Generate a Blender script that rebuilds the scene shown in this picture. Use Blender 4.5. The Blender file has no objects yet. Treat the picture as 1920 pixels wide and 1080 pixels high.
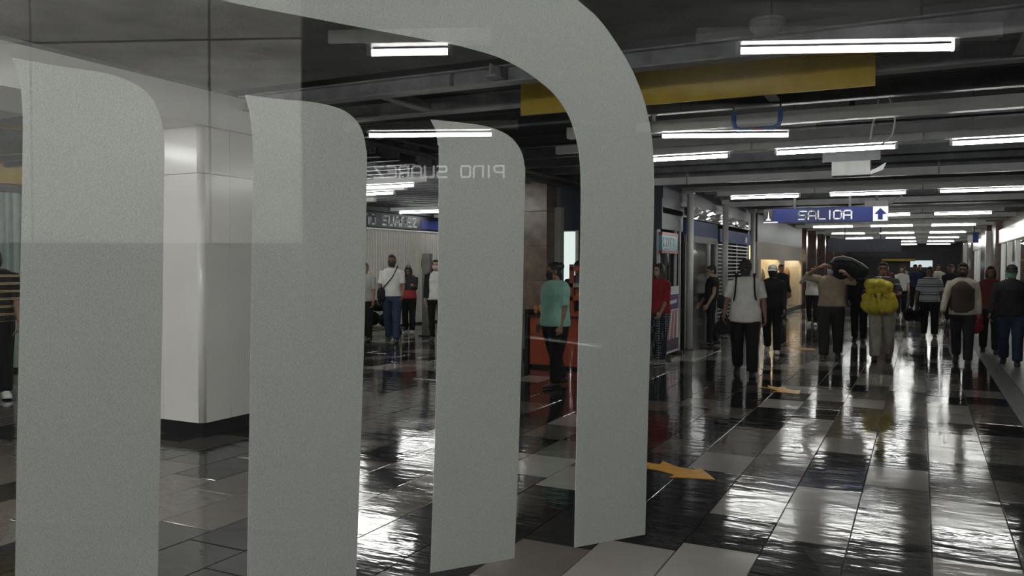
import bpy, bmesh, math, random
from mathutils import Vector, Matrix, noise
random.seed(7)
SC = bpy.context.scene
COL = SC.collection
PI = math.pi
R = math.radians

# ------------------------------------------------------------------ camera
CAM_H = 1.6
cam_d = bpy.data.cameras.new('camera'); cam = bpy.data.objects.new('camera', cam_d); COL.objects.link(cam)
cam_d.sensor_width = 36.0; cam_d.lens = 36.0 * 1544.0 / 1920.0
cam_d.clip_start = 0.02; cam_d.clip_end = 300
cam.location = (0, 0, CAM_H)
_th, _pi, _ro = R(26.4164), R(1.6575), R(-0.2)
fw = Vector((-math.sin(_th)*math.cos(_pi), math.cos(_th)*math.cos(_pi), -math.sin(_pi)))
rt = Vector((math.cos(_th), math.sin(_th), 0)); up = rt.cross(fw)
r2 = rt*math.cos(_ro) - up*math.sin(_ro); u2 = up*math.cos(_ro) + rt*math.sin(_ro)
cam.rotation_euler = Matrix((r2, u2, -fw)).transposed().to_euler()
SC.camera = cam

# ------------------------------------------------------------------ world, exposure
w = bpy.data.worlds.new('world'); SC.world = w; w.use_nodes = True
w.node_tree.nodes['Background'].inputs[0].default_value = (0.55, 0.6, 0.65, 1)
w.node_tree.nodes['Background'].inputs[1].default_value = 0.004
SC.view_settings.view_transform = 'Standard'; SC.view_settings.look = 'None'
SC.view_settings.gamma = 1.0; SC.view_settings.use_curve_mapping = False
SC.view_settings.exposure = 1.75
TUBE = 15.0          # radiance of the fluorescent tubes

# ------------------------------------------------------------------ materials
MATS = {}
def _rgb(c): return (c[0], c[1], c[2], 1)
def mat(name, col, rough=0.5, metal=0.0, noise=0.0, nscale=8.0, bump=0.0, bscale=30.0, spec=0.5, emis=None, estr=0.0, col2=None, stretch=None, trans=0.0):
    if name in MATS: return MATS[name]
    m = bpy.data.materials.new(name); m.use_nodes = True; MATS[name] = m
    nt = m.node_tree; b = nt.nodes['Principled BSDF']
    b.inputs['Base Color'].default_value = _rgb(col); b.inputs['Roughness'].default_value = rough
    b.inputs['Metallic'].default_value = metal; b.inputs['Specular IOR Level'].default_value = spec
    if emis: b.inputs['Emission Color'].default_value = _rgb(emis); b.inputs['Emission Strength'].default_value = estr
    tc = nt.nodes.new('ShaderNodeTexCoord'); mp = nt.nodes.new('ShaderNodeMapping')
    nt.links.new(tc.outputs['Object'], mp.inputs[0])
    if stretch: mp.inputs['Scale'].default_value = stretch
    if noise or col2:
        n = nt.nodes.new('ShaderNodeTexNoise'); n.inputs['Scale'].default_value = nscale; n.inputs['Detail'].default_value = 5
        nt.links.new(mp.outputs[0], n.inputs['Vector'])
        cr = nt.nodes.new('ShaderNodeValToRGB')
        c2 = col2 if col2 else tuple(min(1, c*(1+noise)) for c in col)
        c1 = col if col2 else tuple(c*(1-noise) for c in col)
        cr.color_ramp.elements[0].position = 0.3; cr.color_ramp.elements[1].position = 0.7
        cr.color_ramp.elements[0].color = _rgb(c1); cr.color_ramp.elements[1].color = _rgb(c2)
        nt.links.new(n.outputs[0], cr.inputs[0]); nt.links.new(cr.outputs[0], b.inputs['Base Color'])
    if bump:
        n2 = nt.nodes.new('ShaderNodeTexNoise'); n2.inputs['Scale'].default_value = bscale; n2.inputs['Detail'].default_value = 3
        nt.links.new(mp.outputs[0], n2.inputs['Vector'])
        bp = nt.nodes.new('ShaderNodeBump'); bp.inputs['Strength'].default_value = bump; bp.inputs['Distance'].default_value = 0.02
        nt.links.new(n2.outputs[0], bp.inputs['Height']); nt.links.new(bp.outputs[0], b.inputs['Normal'])
    return m

def stripe_mat(name, stops, scale, rough=0.8, axis='Z', wob=0.0):
    """bands along an object axis; stops = [(pos, colour)] over one period"""
    if name in MATS: return MATS[name]
    m = bpy.data.materials.new(name); m.use_nodes = True; MATS[name] = m
    nt = m.node_tree; b = nt.nodes['Principled BSDF']; b.inputs['Roughness'].default_value = rough
    tc = nt.nodes.new('ShaderNodeTexCoord'); sx = nt.nodes.new('ShaderNodeSeparateXYZ')
    nt.links.new(tc.outputs['Object'], sx.inputs[0])
    mu = nt.nodes.new('ShaderNodeMath'); mu.operation = 'MULTIPLY'; mu.inputs[1].default_value = scale
    nt.links.new(sx.outputs[axis], mu.inputs[0])
    fr = nt.nodes.new('ShaderNodeMath'); fr.operation = 'FRACT'; nt.links.new(mu.outputs[0], fr.inputs[0])
    cr = nt.nodes.new('ShaderNodeValToRGB'); cr.color_ramp.interpolation = 'CONSTANT'
    el = cr.color_ramp.elements
    el[0].position = stops[0][0]; el[0].color = _rgb(stops[0][1]); el[1].position = stops[1][0]; el[1].color = _rgb(stops[1][1])
    for p, c in stops[2:]:
        e = el.new(p); e.color = _rgb(c)
    nt.links.new(fr.outputs[0], cr.inputs[0]); nt.links.new(cr.outputs[0], b.inputs['Base Color'])
    return m

def dot_mat(name, base, dot, scale):
    m = bpy.data.materials.new(name); m.use_nodes = True
    nt = m.node_tree; b = nt.nodes['Principled BSDF']; b.inputs['Roughness'].default_value = 0.8
    tc = nt.nodes.new('ShaderNodeTexCoord'); v = nt.nodes.new('ShaderNodeTexVoronoi'); v.inputs['Scale'].default_value = scale
    v.inputs['Randomness'].default_value = 0.15
    nt.links.new(tc.outputs['Object'], v.inputs['Vector'])
    cr = nt.nodes.new('ShaderNodeValToRGB'); cr.color_ramp.interpolation = 'CONSTANT'
    cr.color_ramp.elements[0].color = _rgb(dot); cr.color_ramp.elements[1].color = _rgb(base); cr.color_ramp.elements[1].position = 0.33
    nt.links.new(v.outputs['Distance'], cr.inputs[0]); nt.links.new(cr.outputs[0], b.inputs['Base Color'])
    return m

def emit_mat(name, col, s):
    m = bpy.data.materials.new(name); m.use_nodes = True; MATS[name] = m
    nt = m.node_tree; nt.nodes.clear()
    e = nt.nodes.new('ShaderNodeEmission'); o = nt.nodes.new('ShaderNodeOutputMaterial')
    e.inputs[0].default_value = _rgb(col); e.inputs[1].default_value = s
    nt.links.new(e.outputs[0], o.inputs[0]); return m

def glass_mat(name, tint, gain):
    """thin architectural glass: mirror reflection by Fresnel on the outer faces, clear otherwise"""
    m = bpy.data.materials.new(name); m.use_nodes = True; MATS[name] = m
    nt = m.node_tree; nt.nodes.clear()
    o = nt.nodes.new('ShaderNodeOutputMaterial'); mx = nt.nodes.new('ShaderNodeMixShader')
    t = nt.nodes.new('ShaderNodeBsdfTransparent'); g = nt.nodes.new('ShaderNodeBsdfGlossy')
    t.inputs[0].default_value = _rgb(tint); g.inputs['Roughness'].default_value = 0.0
    fr = nt.nodes.new('ShaderNodeFresnel'); fr.inputs[0].default_value = 1.5
    ge = nt.nodes.new('ShaderNodeNewGeometry')
    inv = nt.nodes.new('ShaderNodeMath'); inv.operation = 'SUBTRACT'; inv.inputs[0].default_value = gain
    mul = nt.nodes.new('ShaderNodeMath'); mul.operation = 'MULTIPLY'; mul.use_clamp = True
    bk = nt.nodes.new('ShaderNodeMath'); bk.operation = 'MULTIPLY'; bk.inputs[1].default_value = gain
    nt.links.new(ge.outputs['Backfacing'], bk.inputs[0]); nt.links.new(bk.outputs[0], inv.inputs[1])
    nt.links.new(fr.outputs[0], mul.inputs[0]); nt.links.new(inv.outputs[0], mul.inputs[1])
    nt.links.new(mul.outputs[0], mx.inputs[0]); nt.links.new(t.outputs[0], mx.inputs[1]); nt.links.new(g.outputs[0], mx.inputs[2])
    nt.links.new(mx.outputs[0], o.inputs[0]); return m

def film_mat():
    m = bpy.data.materials.new('frosted_film'); m.use_nodes = True
    nt = m.node_tree; nt.nodes.clear()
    o = nt.nodes.new('ShaderNodeOutputMaterial'); mx = nt.nodes.new('ShaderNodeMixShader'); mx.inputs[0].default_value = 0.35
    d = nt.nodes.new('ShaderNodeBsdfDiffuse'); t = nt.nodes.new('ShaderNodeBsdfTranslucent')
    tc = nt.nodes.new('ShaderNodeTexCoord'); n = nt.nodes.new('ShaderNodeTexNoise'); n.inputs['Scale'].default_value = 480; n.inputs['Detail'].default_value = 4
    nt.links.new(tc.outputs['Object'], n.inputs['Vector'])
    cr = nt.nodes.new('ShaderNodeValToRGB'); cr.color_ramp.elements[0].color = (0.38, 0.386, 0.374, 1); cr.color_ramp.elements[1].color = (0.56, 0.568, 0.552, 1)
    cr.color_ramp.elements[0].position = 0.3; cr.color_ramp.elements[1].position = 0.7
    nt.links.new(n.outputs[0], cr.inputs[0])
    nt.links.new(cr.outputs[0], d.inputs[0]); nt.links.new(cr.outputs[0], t.inputs[0])
    nt.links.new(d.outputs[0], mx.inputs[1]); nt.links.new(t.outputs[0], mx.inputs[2]); nt.links.new(mx.outputs[0], o.inputs[0])
    return m

def tile_mat(name, dark, light, rough):
    m = bpy.data.materials.new(name); m.use_nodes = True; MATS[name] = m
    nt = m.node_tree; b = nt.nodes['Principled BSDF']; L = nt.links.new
    tc = nt.nodes.new('ShaderNodeTexCoord'); ge = nt.nodes.new('ShaderNodeNewGeometry'); oi = nt.nodes.new('ShaderNodeObjectInfo')
    n = nt.nodes.new('ShaderNodeTexNoise'); n.inputs['Scale'].default_value = 5; n.inputs['Detail'].default_value = 8; n.inputs['Roughness'].default_value = 0.65
    L(ge.outputs['Position'], n.inputs['Vector'])
    ad = nt.nodes.new('ShaderNodeMath'); ad.operation = 'ADD'
    L(oi.outputs['Random'], ad.inputs[0]); L(ge.outputs['Random Per Island'], ad.inputs[1])
    fr = nt.nodes.new('ShaderNodeMath'); fr.operation = 'FRACT'; L(ad.outputs[0], fr.inputs[0])
    mixv = nt.nodes.new('ShaderNodeMath'); mixv.operation = 'MULTIPLY_ADD'; mixv.inputs[1].default_value = 0.55
    n15 = nt.nodes.new('ShaderNodeMath'); n15.operation = 'MULTIPLY'; n15.inputs[1].default_value = 0.5; L(n.outputs[0], n15.inputs[0])
    L(fr.outputs[0], mixv.inputs[0]); L(n15.outputs[0], mixv.inputs[2])
    cr = nt.nodes.new('ShaderNodeValToRGB'); cr.color_ramp.elements[0].color = _rgb(dark); cr.color_ramp.elements[1].color = _rgb(light)
    cr.color_ramp.elements[0].position = 0.15; cr.color_ramp.elements[1].position = 0.85
    L(mixv.outputs[0], cr.inputs[0]); L(cr.outputs[0], b.inputs['Base Color'])
    n3 = nt.nodes.new('ShaderNodeTexNoise'); n3.inputs['Scale'].default_value = 2.2; n3.inputs['Detail'].default_value = 4; L(ge.outputs['Position'], n3.inputs['Vector'])
    mr = nt.nodes.new('ShaderNodeMapRange'); mr.inputs['From Min'].default_value = 0.3; mr.inputs['From Max'].default_value = 0.7
    mr.inputs['To Min'].default_value = rough*0.6; mr.inputs['To Max'].default_value = rough*1.5
    L(n3.outputs[0], mr.inputs[0]); L(mr.outputs[0], b.inputs['Roughness'])
    # worn, slightly wavy polish: ripples run across the corridor
    mp = nt.nodes.new('ShaderNodeMapping'); mp.inputs['Scale'].default_value = (3, 9, 1); L(ge.outputs['Position'], mp.inputs[0])
    n4 = nt.nodes.new('ShaderNodeTexNoise'); n4.inputs['Scale'].default_value = 1.0; n4.inputs['Detail'].default_value = 3; L(mp.outputs[0], n4.inputs['Vector'])
    bp = nt.nodes.new('ShaderNodeBump'); bp.inputs['Strength'].default_value = 0.6; bp.inputs['Distance'].default_value = 0.005
    L(n4.outputs[0], bp.inputs['Height']); L(bp.outputs[0], b.inputs['Normal'])
    b.inputs['Specular IOR Level'].default_value = 0.75
    return m

M = {}
shop_glass = glass_mat('shop_glass', (0.95, 0.97, 0.96), 0.45)
M['slab'] = mat('slab_concrete', (0.2, 0.198, 0.195), 0.8, noise=0.25, nscale=3, bump=0.15)
M['deck'] = mat('deck_black', (0.012, 0.012, 0.014), 0.9)
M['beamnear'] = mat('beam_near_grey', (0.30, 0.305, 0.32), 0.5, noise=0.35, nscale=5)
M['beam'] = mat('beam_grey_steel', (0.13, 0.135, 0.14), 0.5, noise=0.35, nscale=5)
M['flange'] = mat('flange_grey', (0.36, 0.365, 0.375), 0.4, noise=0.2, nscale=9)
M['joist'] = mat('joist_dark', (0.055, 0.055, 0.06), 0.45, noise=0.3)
M['channel'] = mat('channel_light_grey', (0.82, 0.82, 0.81), 0.4, noise=0.12, nscale=4)
M['white'] = mat('white_enamel', (0.80, 0.79, 0.77), 0.28, noise=0.04, nscale=2)
M['whitecol'] = mat('column_cladding', (0.82, 0.80, 0.775), 0.2, noise=0.04, nscale=2, spec=0.5)
M['black'] = mat('black_paint', (0.012, 0.012, 0.013), 0.5)
M['navy'] = mat('navy_paint', (0.008, 0.012, 0.035), 0.45, noise=0.2)
M['blue'] = mat('fascia_blue', (0.03, 0.05, 0.24), 0.65, noise=0.2, nscale=3)
M['signblue'] = mat('sign_blue', (0.009, 0.018, 0.115), 0.25)
M['signwhite'] = mat('sign_white', (0.85, 0.86, 0.88), 0.5)
M['yellow'] = mat('yellow_paint', (0.78, 0.55, 0.06), 0.55, noise=0.12, nscale=6)
M['arrow'] = mat('arrow_yellow', (0.75, 0.36, 0.02), 0.35, noise=0.2, nscale=14)
M['brown'] = mat('brown_marble', (0.13, 0.085, 0.06), 0.3, col2=(0.27, 0.2, 0.15), nscale=6)
M['redbrown'] = mat('red_brown_marble', (0.09, 0.05, 0.042), 0.22, col2=(0.2, 0.13, 0.11), nscale=5)
M['orange'] = mat('orange_red_laminate', (0.42, 0.075, 0.03), 0.4, noise=0.1)
M['beige'] = mat('beige_plaster', (0.5, 0.45, 0.38), 0.7, noise=0.08)
M['wallgrey'] = mat('wall_grey', (0.28, 0.28, 0.28), 0.6, noise=0.15)
M['walldark'] = mat('wall_dark', (0.03, 0.03, 0.033), 0.5, noise=0.25)
M['shutter'] = mat('shutter_cream', (0.52, 0.50, 0.46), 0.5, noise=0.08)
M['greenshut'] = mat('shutter_green_grey', (0.38, 0.46, 0.43), 0.5, noise=0.08)
M['steel'] = mat('steel_grey', (0.22, 0.22, 0.21), 0.4, metal=0.6, noise=0.15)
M['chrome'] = mat('steel_bright', (0.6, 0.6, 0.6), 0.2, metal=1.0)
M['strip'] = mat('floor_strip_stone', (0.075, 0.075, 0.07), 0.45, noise=0.3, nscale=20)
M['strip2'] = mat('floor_border_stone', (0.2, 0.19, 0.18), 0.3, noise=0.3, nscale=12)
M['grout'] = mat('grout_black', (0.015, 0.014, 0.013), 0.7)
M['tubeglass'] = emit_mat('fluorescent_glow', (1.0, 0.99, 0.965), TUBE)
M['tubecap'] = mat('tube_cap', (0.5, 0.5, 0.5), 0.4)
M['skin'] = mat('skin_brown', (0.20, 0.105, 0.065), 0.55, noise=0.1)
M['skin2'] = mat('skin_tan', (0.30, 0.17, 0.11), 0.55, noise=0.1)
M['skin3'] = mat('skin_light', (0.42, 0.27, 0.19), 0.55, noise=0.1)
M['hair'] = mat('hair_black', (0.008, 0.007, 0.006), 0.45, bump=0.4, bscale=60, stretch=(1, 1, 0.2))
M['hairgrey'] = mat('hair_grey', (0.35, 0.34, 0.32), 0.5)
M['eye'] = mat('eye_dark', (0.01, 0.008, 0.007), 0.2)
M['sole'] = mat('sole_white', (0.6, 0.6, 0.58), 0.6)
def cloth(n, c, bump=0.5): return mat('cloth_' + n, c, 0.85, noise=0.15, nscale=6, bump=bump, bscale=14, spec=0.2)

# ------------------------------------------------------------------ mesh builder
class MB:
    def __init__(s): s.v = []; s.f = []; s.mi = []; s.cur = 0
    def add(s, vs, fs):
        b = len(s.v); s.v += [tuple(v) for v in vs]; s.f += [tuple(i + b for i in f) for f in fs]; s.mi += [s.cur]*len(fs); return s
    def box(s, x0, x1, y0, y1, z0, z1):
        vs = [(x, y, z) for z in (z0, z1) for y in (y0, y1) for x in (x0, x1)]
        return s.add(vs, [(0,2,3,1),(4,5,7,6),(0,1,5,4),(2,6,7,3),(0,4,6,2),(1,3,7,5)])
    def obox(s, c, ax, ay, az):
        c, ax, ay, az = map(Vector, (c, ax, ay, az))
        vs = [c + ax*i + ay*j + az*k for k in (-1, 1) for j in (-1, 1) for i in (-1, 1)]
        return s.add(vs, [(0,2,3,1),(4,5,7,6),(0,1,5,4),(2,6,7,3),(0,4,6,2),(1,3,7,5)])
    def prism(s, pts, d):
        """closed outline of 3D points extruded by vector d"""
        d = Vector(d); n = len(pts); a = [Vector(p) for p in pts]; vs = a + [p + d for p in a]
        fs = [tuple(range(n))[::-1], tuple(range(n, 2*n))] + [(i, (i+1) % n, n + (i+1) % n, n + i) for i in range(n)]
        return s.add(vs, fs)
    def loft(s, path, side=(1, 0, 0), n=12, cap=0.5):
        """path = [(centre, a, b)]; elliptical tube with domed ends"""
        P = [Vector(p[0]) for p in path]; side = Vector(side); rings = []
        def ring(c, t, a, b):
            u = side - t*side.dot(t)
            if u.length < 1e-4: u = Vector((0, 1, 0)) - t*t.y
            u.normalize(); v = t.cross(u)
            return [c + u*(a*math.cos(2*PI*k/n)) + v*(b*math.sin(2*PI*k/n)) for k in range(n)]
        T = []
        for i in range(len(P)):
            t = P[min(i+1, len(P)-1)] - P[max(i-1, 0)]; T.append(t.normalized())
        a, b = path[0][1:]; r0 = min(a, b)*cap
        rings.append(ring(P[0] - T[0]*r0*0.8, T[0], a*0.6, b*0.6))
        for i, p in enumerate(path): rings.append(ring(P[i], T[i], p[1], p[2]))
        a, b = path[-1][1:]; r1 = min(a, b)*cap
        rings.append(ring(P[-1] + T[-1]*r1*0.8, T[-1], a*0.6, b*0.6))
        vs = [v for r in rings for v in r]; m = len(rings); fs = []
        for i in range(m-1):
            for k in range(n):
                fs.append((i*n+k, i*n+(k+1) % n, (i+1)*n+(k+1) % n, (i+1)*n+k))
        vs += [P[0] - T[0]*r0, P[-1] + T[-1]*r1]; e0, e1 = len(vs)-2, len(vs)-1
        for k in range(n):
            fs.append((e0, (k+1) % n, k)); fs.append((e1, (m-1)*n+k, (m-1)*n+(k+1) % n))
        return s.add(vs, fs)
    def tube(s, pts, r, n=8): return s.loft([(p, r, r) for p in pts], side=(0.31, 0.2, 0.93), n=n, cap=0.15)
    def ball(s, c, rx, ry, rz, n=12, m=8, rot=None, zmin=-1.0, zmax=1.0):
        c = Vector(c); vs = []; fs = []
        for i in range(m+1):
            ph = -PI/2 + PI*i/m
            for k in range(n):
                a = 2*PI*k/n; v = Vector((rx*math.cos(ph)*math.cos(a), ry*math.cos(ph)*math.sin(a), rz*max(zmin, min(zmax, math.sin(ph)))))
                if rot: v = rot @ v
                vs.append(c + v)
        for i in range(m):
            for k in range(n): fs.append((i*n+k, i*n+(k+1) % n, (i+1)*n+(k+1) % n, (i+1)*n+k))
        return s.add(vs, fs)
    def mesh(s, name, mats):
        me = bpy.data.meshes.new(name); me.from_pydata(s.v, [], s.f)
        for m_ in (mats if isinstance(mats, (list, tuple)) else [mats]): me.materials.append(m_)
        for p, i in zip(me.polygons, s.mi): p.material_index = i
        bm = bmesh.new(); bm.from_mesh(me); bmesh.ops.remove_doubles(bm, verts=bm.verts, dist=1e-6); bmesh.ops.recalc_face_normals(bm, faces=bm.faces); bm.to_mesh(me); bm.free()
        return me
    def build(s, name, mats, parent=None, smooth=False, bevel=0.0):
        me = s.mesh(name, mats); o = bpy.data.objects.new(name, me); COL.objects.link(o)
        if smooth:
            for p in me.polygons: p.use_smooth = True
        if parent: o.parent = parent
        if bevel:
            b = o.modifiers.new('bevel', 'BEVEL'); b.width = bevel; b.segments = 2; b.limit_method = 'ANGLE'
        return o
def tag(o, label=None, cat=None, group=None, kind=None):
    if label: o['label'] = label
    if cat: o['category'] = cat
    if group: o['group'] = group
    if kind: o['kind'] = kind
    return o
def empty(name, loc=(0, 0, 0), rz=0.0):
    o = bpy.data.objects.new(name, None); COL.objects.link(o); o.location = loc; o.rotation_euler = (0, 0, rz); o.empty_display_size = 0.1
    return o
def thing(name, label, cat, loc=(0, 0, 0), rz=0.0, group=None): return tag(empty(name, loc, rz), label, cat, group)
def inst(name, me, parent, loc=(0, 0, 0)):
    o = bpy.data.objects.new(name, me); COL.objects.link(o); o.parent = parent; o.location = loc; return o

# ------------------------------------------------------------------ lettering
GL = {
 'S': [[(1,1),(.12,1),(0,.88),(0,.62),(.12,.5),(.88,.5),(1,.38),(1,.12),(.88,0),(0,0)]],
 'A': [[(0,0),(0,.82),(.18,1),(.82,1),(1,.82),(1,0)], [(0,.42),(1,.42)]],
 'L': [[(0,1),(0,0),(.9,0)]], 'I': [[(.5,0),(.5,1)]],
 'D': [[(0,0),(0,1),(.8,1),(1,.8),(1,.2),(.8,0),(0,0)]],
 'P': [[(0,0),(0,1),(.85,1),(1,.85),(1,.57),(.85,.42),(0,.42)]],
 'N': [[(0,0),(0,1),(.82,1),(1,.82),(1,0)]],
 'O': [[(.15,0),(0,.15),(0,.85),(.15,1),(.85,1),(1,.85),(1,.15),(.85,0),(.15,0)]],
 'U': [[(0,1),(0,.15),(.15,0),(.85,0),(1,.15),(1,1)]],
 'R': [[(0,0),(0,1),(.85,1),(1,.85),(1,.6),(.85,.45),(0,.45)], [(.62,.45),(1,.25),(1,0)]],
 'E': [[(1,1),(.15,1),(0,.85),(0,.15),(.15,0),(1,0)], [(0,.5),(.8,.5)]],
 'Z': [[(0,1),(1,1),(0,0),(1,0)]], ' ': []}
def lettering(text, org, ux, uz, h, wd, gap, sw, depth, material, parent, name='lettering'):
    """stroke letters on a plane: ux = reading direction, uz = up, depth = vector out of the sign face"""
    ux, uz, depth, org = Vector(ux), Vector(uz), Vector(depth), Vector(org); x = 0
    for ch in text:
        mb = MB()
        cw = wd*(0.45 if ch == 'I' else 0.8 if ch == ' ' else 1.0)
        for st in GL[ch]:
            for (a, b), (c, d) in zip(st[:-1], st[1:]):
                p = org + ux*(x + a*cw) + uz*(b*h); q = org + ux*(x + c*cw) + uz*(d*h)
                t = (q - p).normalized(); nrm = depth.normalized().cross(t)
                p = p - t*sw*0.5; q = q + t*sw*0.5
                mb.prism([p - nrm*sw/2, q - nrm*sw/2, q + nrm*sw/2, p + nrm*sw/2], depth)
        x += cw + gap
        if mb.v: mb.build('letter', material, parent)

# ================================================================== STRUCTURE
# ---- floor with stone tiles
TW, TL = 0.428, 0.63
X0COL = 0.078            # a joint line
floor = MB().box(-14, 8, -4, 62, -0.2, -0.012).build('floor', M['grout']); tag(floor, kind='structure')
tl = [tile_mat('tile_charcoal', (0.012, 0.012, 0.0125), (0.035, 0.034, 0.034), 0.075),
      tile_mat('tile_brown_grey', (0.085, 0.073, 0.065), (0.165, 0.145, 0.13), 0.095),
      tile_mat('tile_pale_grey', (0.25, 0.228, 0.208), (0.38, 0.352, 0.326), 0.11)]
def tile_mesh(i):
    w, l, b = TW/2 - 0.0022, TL/2 - 0.0022, 0.0025
    vs = [(-w,-l,-0.012),(w,-l,-0.012),(w,l,-0.012),(-w,l,-0.012),(-w,-l,-b),(w,-l,-b),(w,l,-b),(-w,l,-b),(-w+b,-l+b,0),(w-b,-l+b,0),(w-b,l-b,0),(-w+b,l-b,0)]
    fs = [(8,9,10,11)] + [(4+k,4+(k+1)%4,8+(k+1)%4,8+k) for k in range(4)] + [(k,(k+1)%4,4+(k+1)%4,4+k) for k in range(4)]
    return vs, fs
tm = []
for i in range(3):
    vs, fs = tile_mesh(i); me = bpy.data.meshes.new('tile'); me.from_pydata(vs, [], fs); me.materials.append(tl[i]); tm.append(me)
# colour runs read off the floor, column -> (first joint, colours going away from the camera)
D_, B_, P_ = 0, 1, 2
COLS = {0: (4.41, [P_, D_, P_, B_, B_, P_, P_, B_, P_, P_, D_, B_, P_]),
        -1: (4.62, [D_, B_, B_, P_, D_, B_, B_, D_, B_, B_, D_, P_]),
        -2: (4.36, [D_, P_, P_, D_, D_, P_, B_, B_, B_, P_, B_, D_]),
        -3: (4.03, [P_, D_, P_, B_, B_, P_, P_, P_, D_, B_, P_, P_, D_]),
        -4: (4.50, [D_, D_, D_, P_, B_, B_, D_, D_, P_, D_, P_, D_]),
        -5: (4.30, [D_, D_, D_, D_, B_, D_, D_, B_, D_, D_, B_]),
        1: (4.55, [D_, D_, D_, B_, D_, B_, B_, D_, B_, B_, D_])}
rest = MB(); cand = []
def cval(x, y):
    g = math.sin(x*0.9 + 1.3)*math.sin(y*0.7 + 0.4) + 0.6*math.sin(x*2.3 - y*1.9)
    return g
cmin, cmax = int((-12.5 - X0COL)/TW), 1
for c in range(cmin, cmax + 1):
    xc = X0COL + (c + 0.5)*TW
    off, cols = COLS.get(c, ((0.0 + 0.63*random.random()), None))
    k0 = int((1.0 - off)/TL) - 1
    for k in range(k0, 85):
        yc = off + (k + 0.5)*TL
        if yc > 58 or yc < -3.5: continue
        if xc < -6.3 and yc > 24: continue
        if xc < -4.6 and yc > 30: continue
        if cols and 0 <= k < len(cols): ci = cols[k]
        else:
            g = cval(xc, yc) + random.uniform(-1.1, 1.1)
            if xc < -4.2 and yc < 5.6: g += 0.9          # the paler paving around the white column
            elif xc < -2: g -= 0.25
            elif yc > 9: g += 0.35
            ci = P_ if g > 0.95 else B_ if g > 0.1 else D_
            if xc < -4.2 and yc < 5.6 and ci == P_: ci = B_
        # image position, only used to choose which tiles show largest
        z = -xc*math.sin(_th) + yc*math.cos(_th); x_ = xc*math.cos(_th) + yc*math.sin(_th)
        vis = z > 0.5 and abs(1544*x_/z) < 1010 and 1544*1.6/max(z, 0.1) < 640
        area = 1.0/(z*z*z) if vis else 0
        cand.append((area, xc, yc, ci))
cand.sort(key=lambda t: -t[0])
for i, (a, xc, yc, ci) in enumerate(cand):
    if i < 300:
        o = inst('tile', tm[ci], floor, (xc, yc, random.uniform(-0.0012, 0.0)))
        o.rotation_euler = (R(random.uniform(-.3, .3)), R(random.uniform(-.2, .2)), 0)
    else:
        vs, fs = tile_mesh(0); rx, ry = R(random.uniform(-.3, .3)), R(random.uniform(-.2, .2))
        rest.cur = ci; rest.add([(x + xc, y + yc, z + y*math.sin(rx) - x*math.sin(ry)) for x, y, z in vs], fs)
tag(rest.build('tile_field', tl, floor), kind='stuff')
xs = X0COL + 2*TW
MB().box(xs + 0.003, 1.16, -3.5, 58, -0.012, -0.001).build('guide_strip', M['strip'], floor)
for k in range(40):
    y0 = 3.0 + k*1.4
    MB().box(1.165, 2.18, y0, y0 + 1.394, -0.012, 0).build('border_slab', M['strip2'], floor)
# yellow floor arrows (thin painted stickers)
def floor_arrow(x, y, rz, s, label):
    pts = [(-.30,-.16),(-.16,-.085),(-.36,.02),(-.16,.05),(-.22,.17),(-.02,.10),(.12,.12),(.13,.2),(.40,0),(.13,-.2),(.12,-.12),(-.06,-.1)]
    mb = MB(); mb.prism([(px*s, py*s, 0.0005) for px, py in pts], (0, 0, 0.0015))
    o = mb.build('floor_arrow', M['arrow']); o.location = (x, y, 0.001); o.rotation_euler = (0, 0, rz)
    return tag(o, label, 'floor marking', 'yellow arrows on the floor')
floor_arrow(-1.72, 6.28, R(-22), 1.0, 'worn yellow arrow sticker on the floor nearest the camera')
floor_arrow(-1.59, 11.0, R(-50), 1.0, 'yellow arrow sticker on a pale tile by the white-shirted man')
floor_arrow(-2.05, 16.6, R(-30), 0.9, 'faint far yellow arrow sticker left of the man carrying a black bag')

# ---- ceiling
ceil = MB().box(-14, 8, -4, 62, 3.62, 3.8).build('ceiling', M['deck']); tag(ceil, kind='structure')
MB().box(-14, 8, -4, 5.73, 3.2, 3.6).build('slab', M['slab'], ceil)
def ibeam(x0, x1, y, zb, parent, name='beam', web=0.28, fl=0.07, mw=None, mf=None):
    o = MB().box(x0, x1, y - 0.012, y + 0.012, zb + 0.012, zb + web).box(x0, x1, y - fl, y + fl, zb + web, zb + web + 0.014).build(name, mw or M['beam'], parent)
    MB().box(x0, x1, y - fl, y + fl, zb, zb + 0.012).build('flange', mf or M['flange'], o)
    return o
ylist = [5.95, 6.85, 7.77] + [8.62 + 1.03*k for k in range(50)]
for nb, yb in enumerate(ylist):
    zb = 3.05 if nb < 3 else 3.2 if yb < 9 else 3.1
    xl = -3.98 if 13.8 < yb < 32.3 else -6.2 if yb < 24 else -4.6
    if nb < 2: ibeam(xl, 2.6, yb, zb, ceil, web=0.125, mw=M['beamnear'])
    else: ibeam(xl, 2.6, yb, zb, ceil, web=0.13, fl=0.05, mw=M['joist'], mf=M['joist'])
# thin intermediate slats between the joists
sl = MB().box(-3.97, 2.6, -0.012, 0.012, 0, 0.11).mesh('ceiling_slat', M['beam'])
y = 9.9
while y < 58:
    inst('ceiling_slat', sl, ceil, (0, y, 3.02)); y += 0.86
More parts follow.
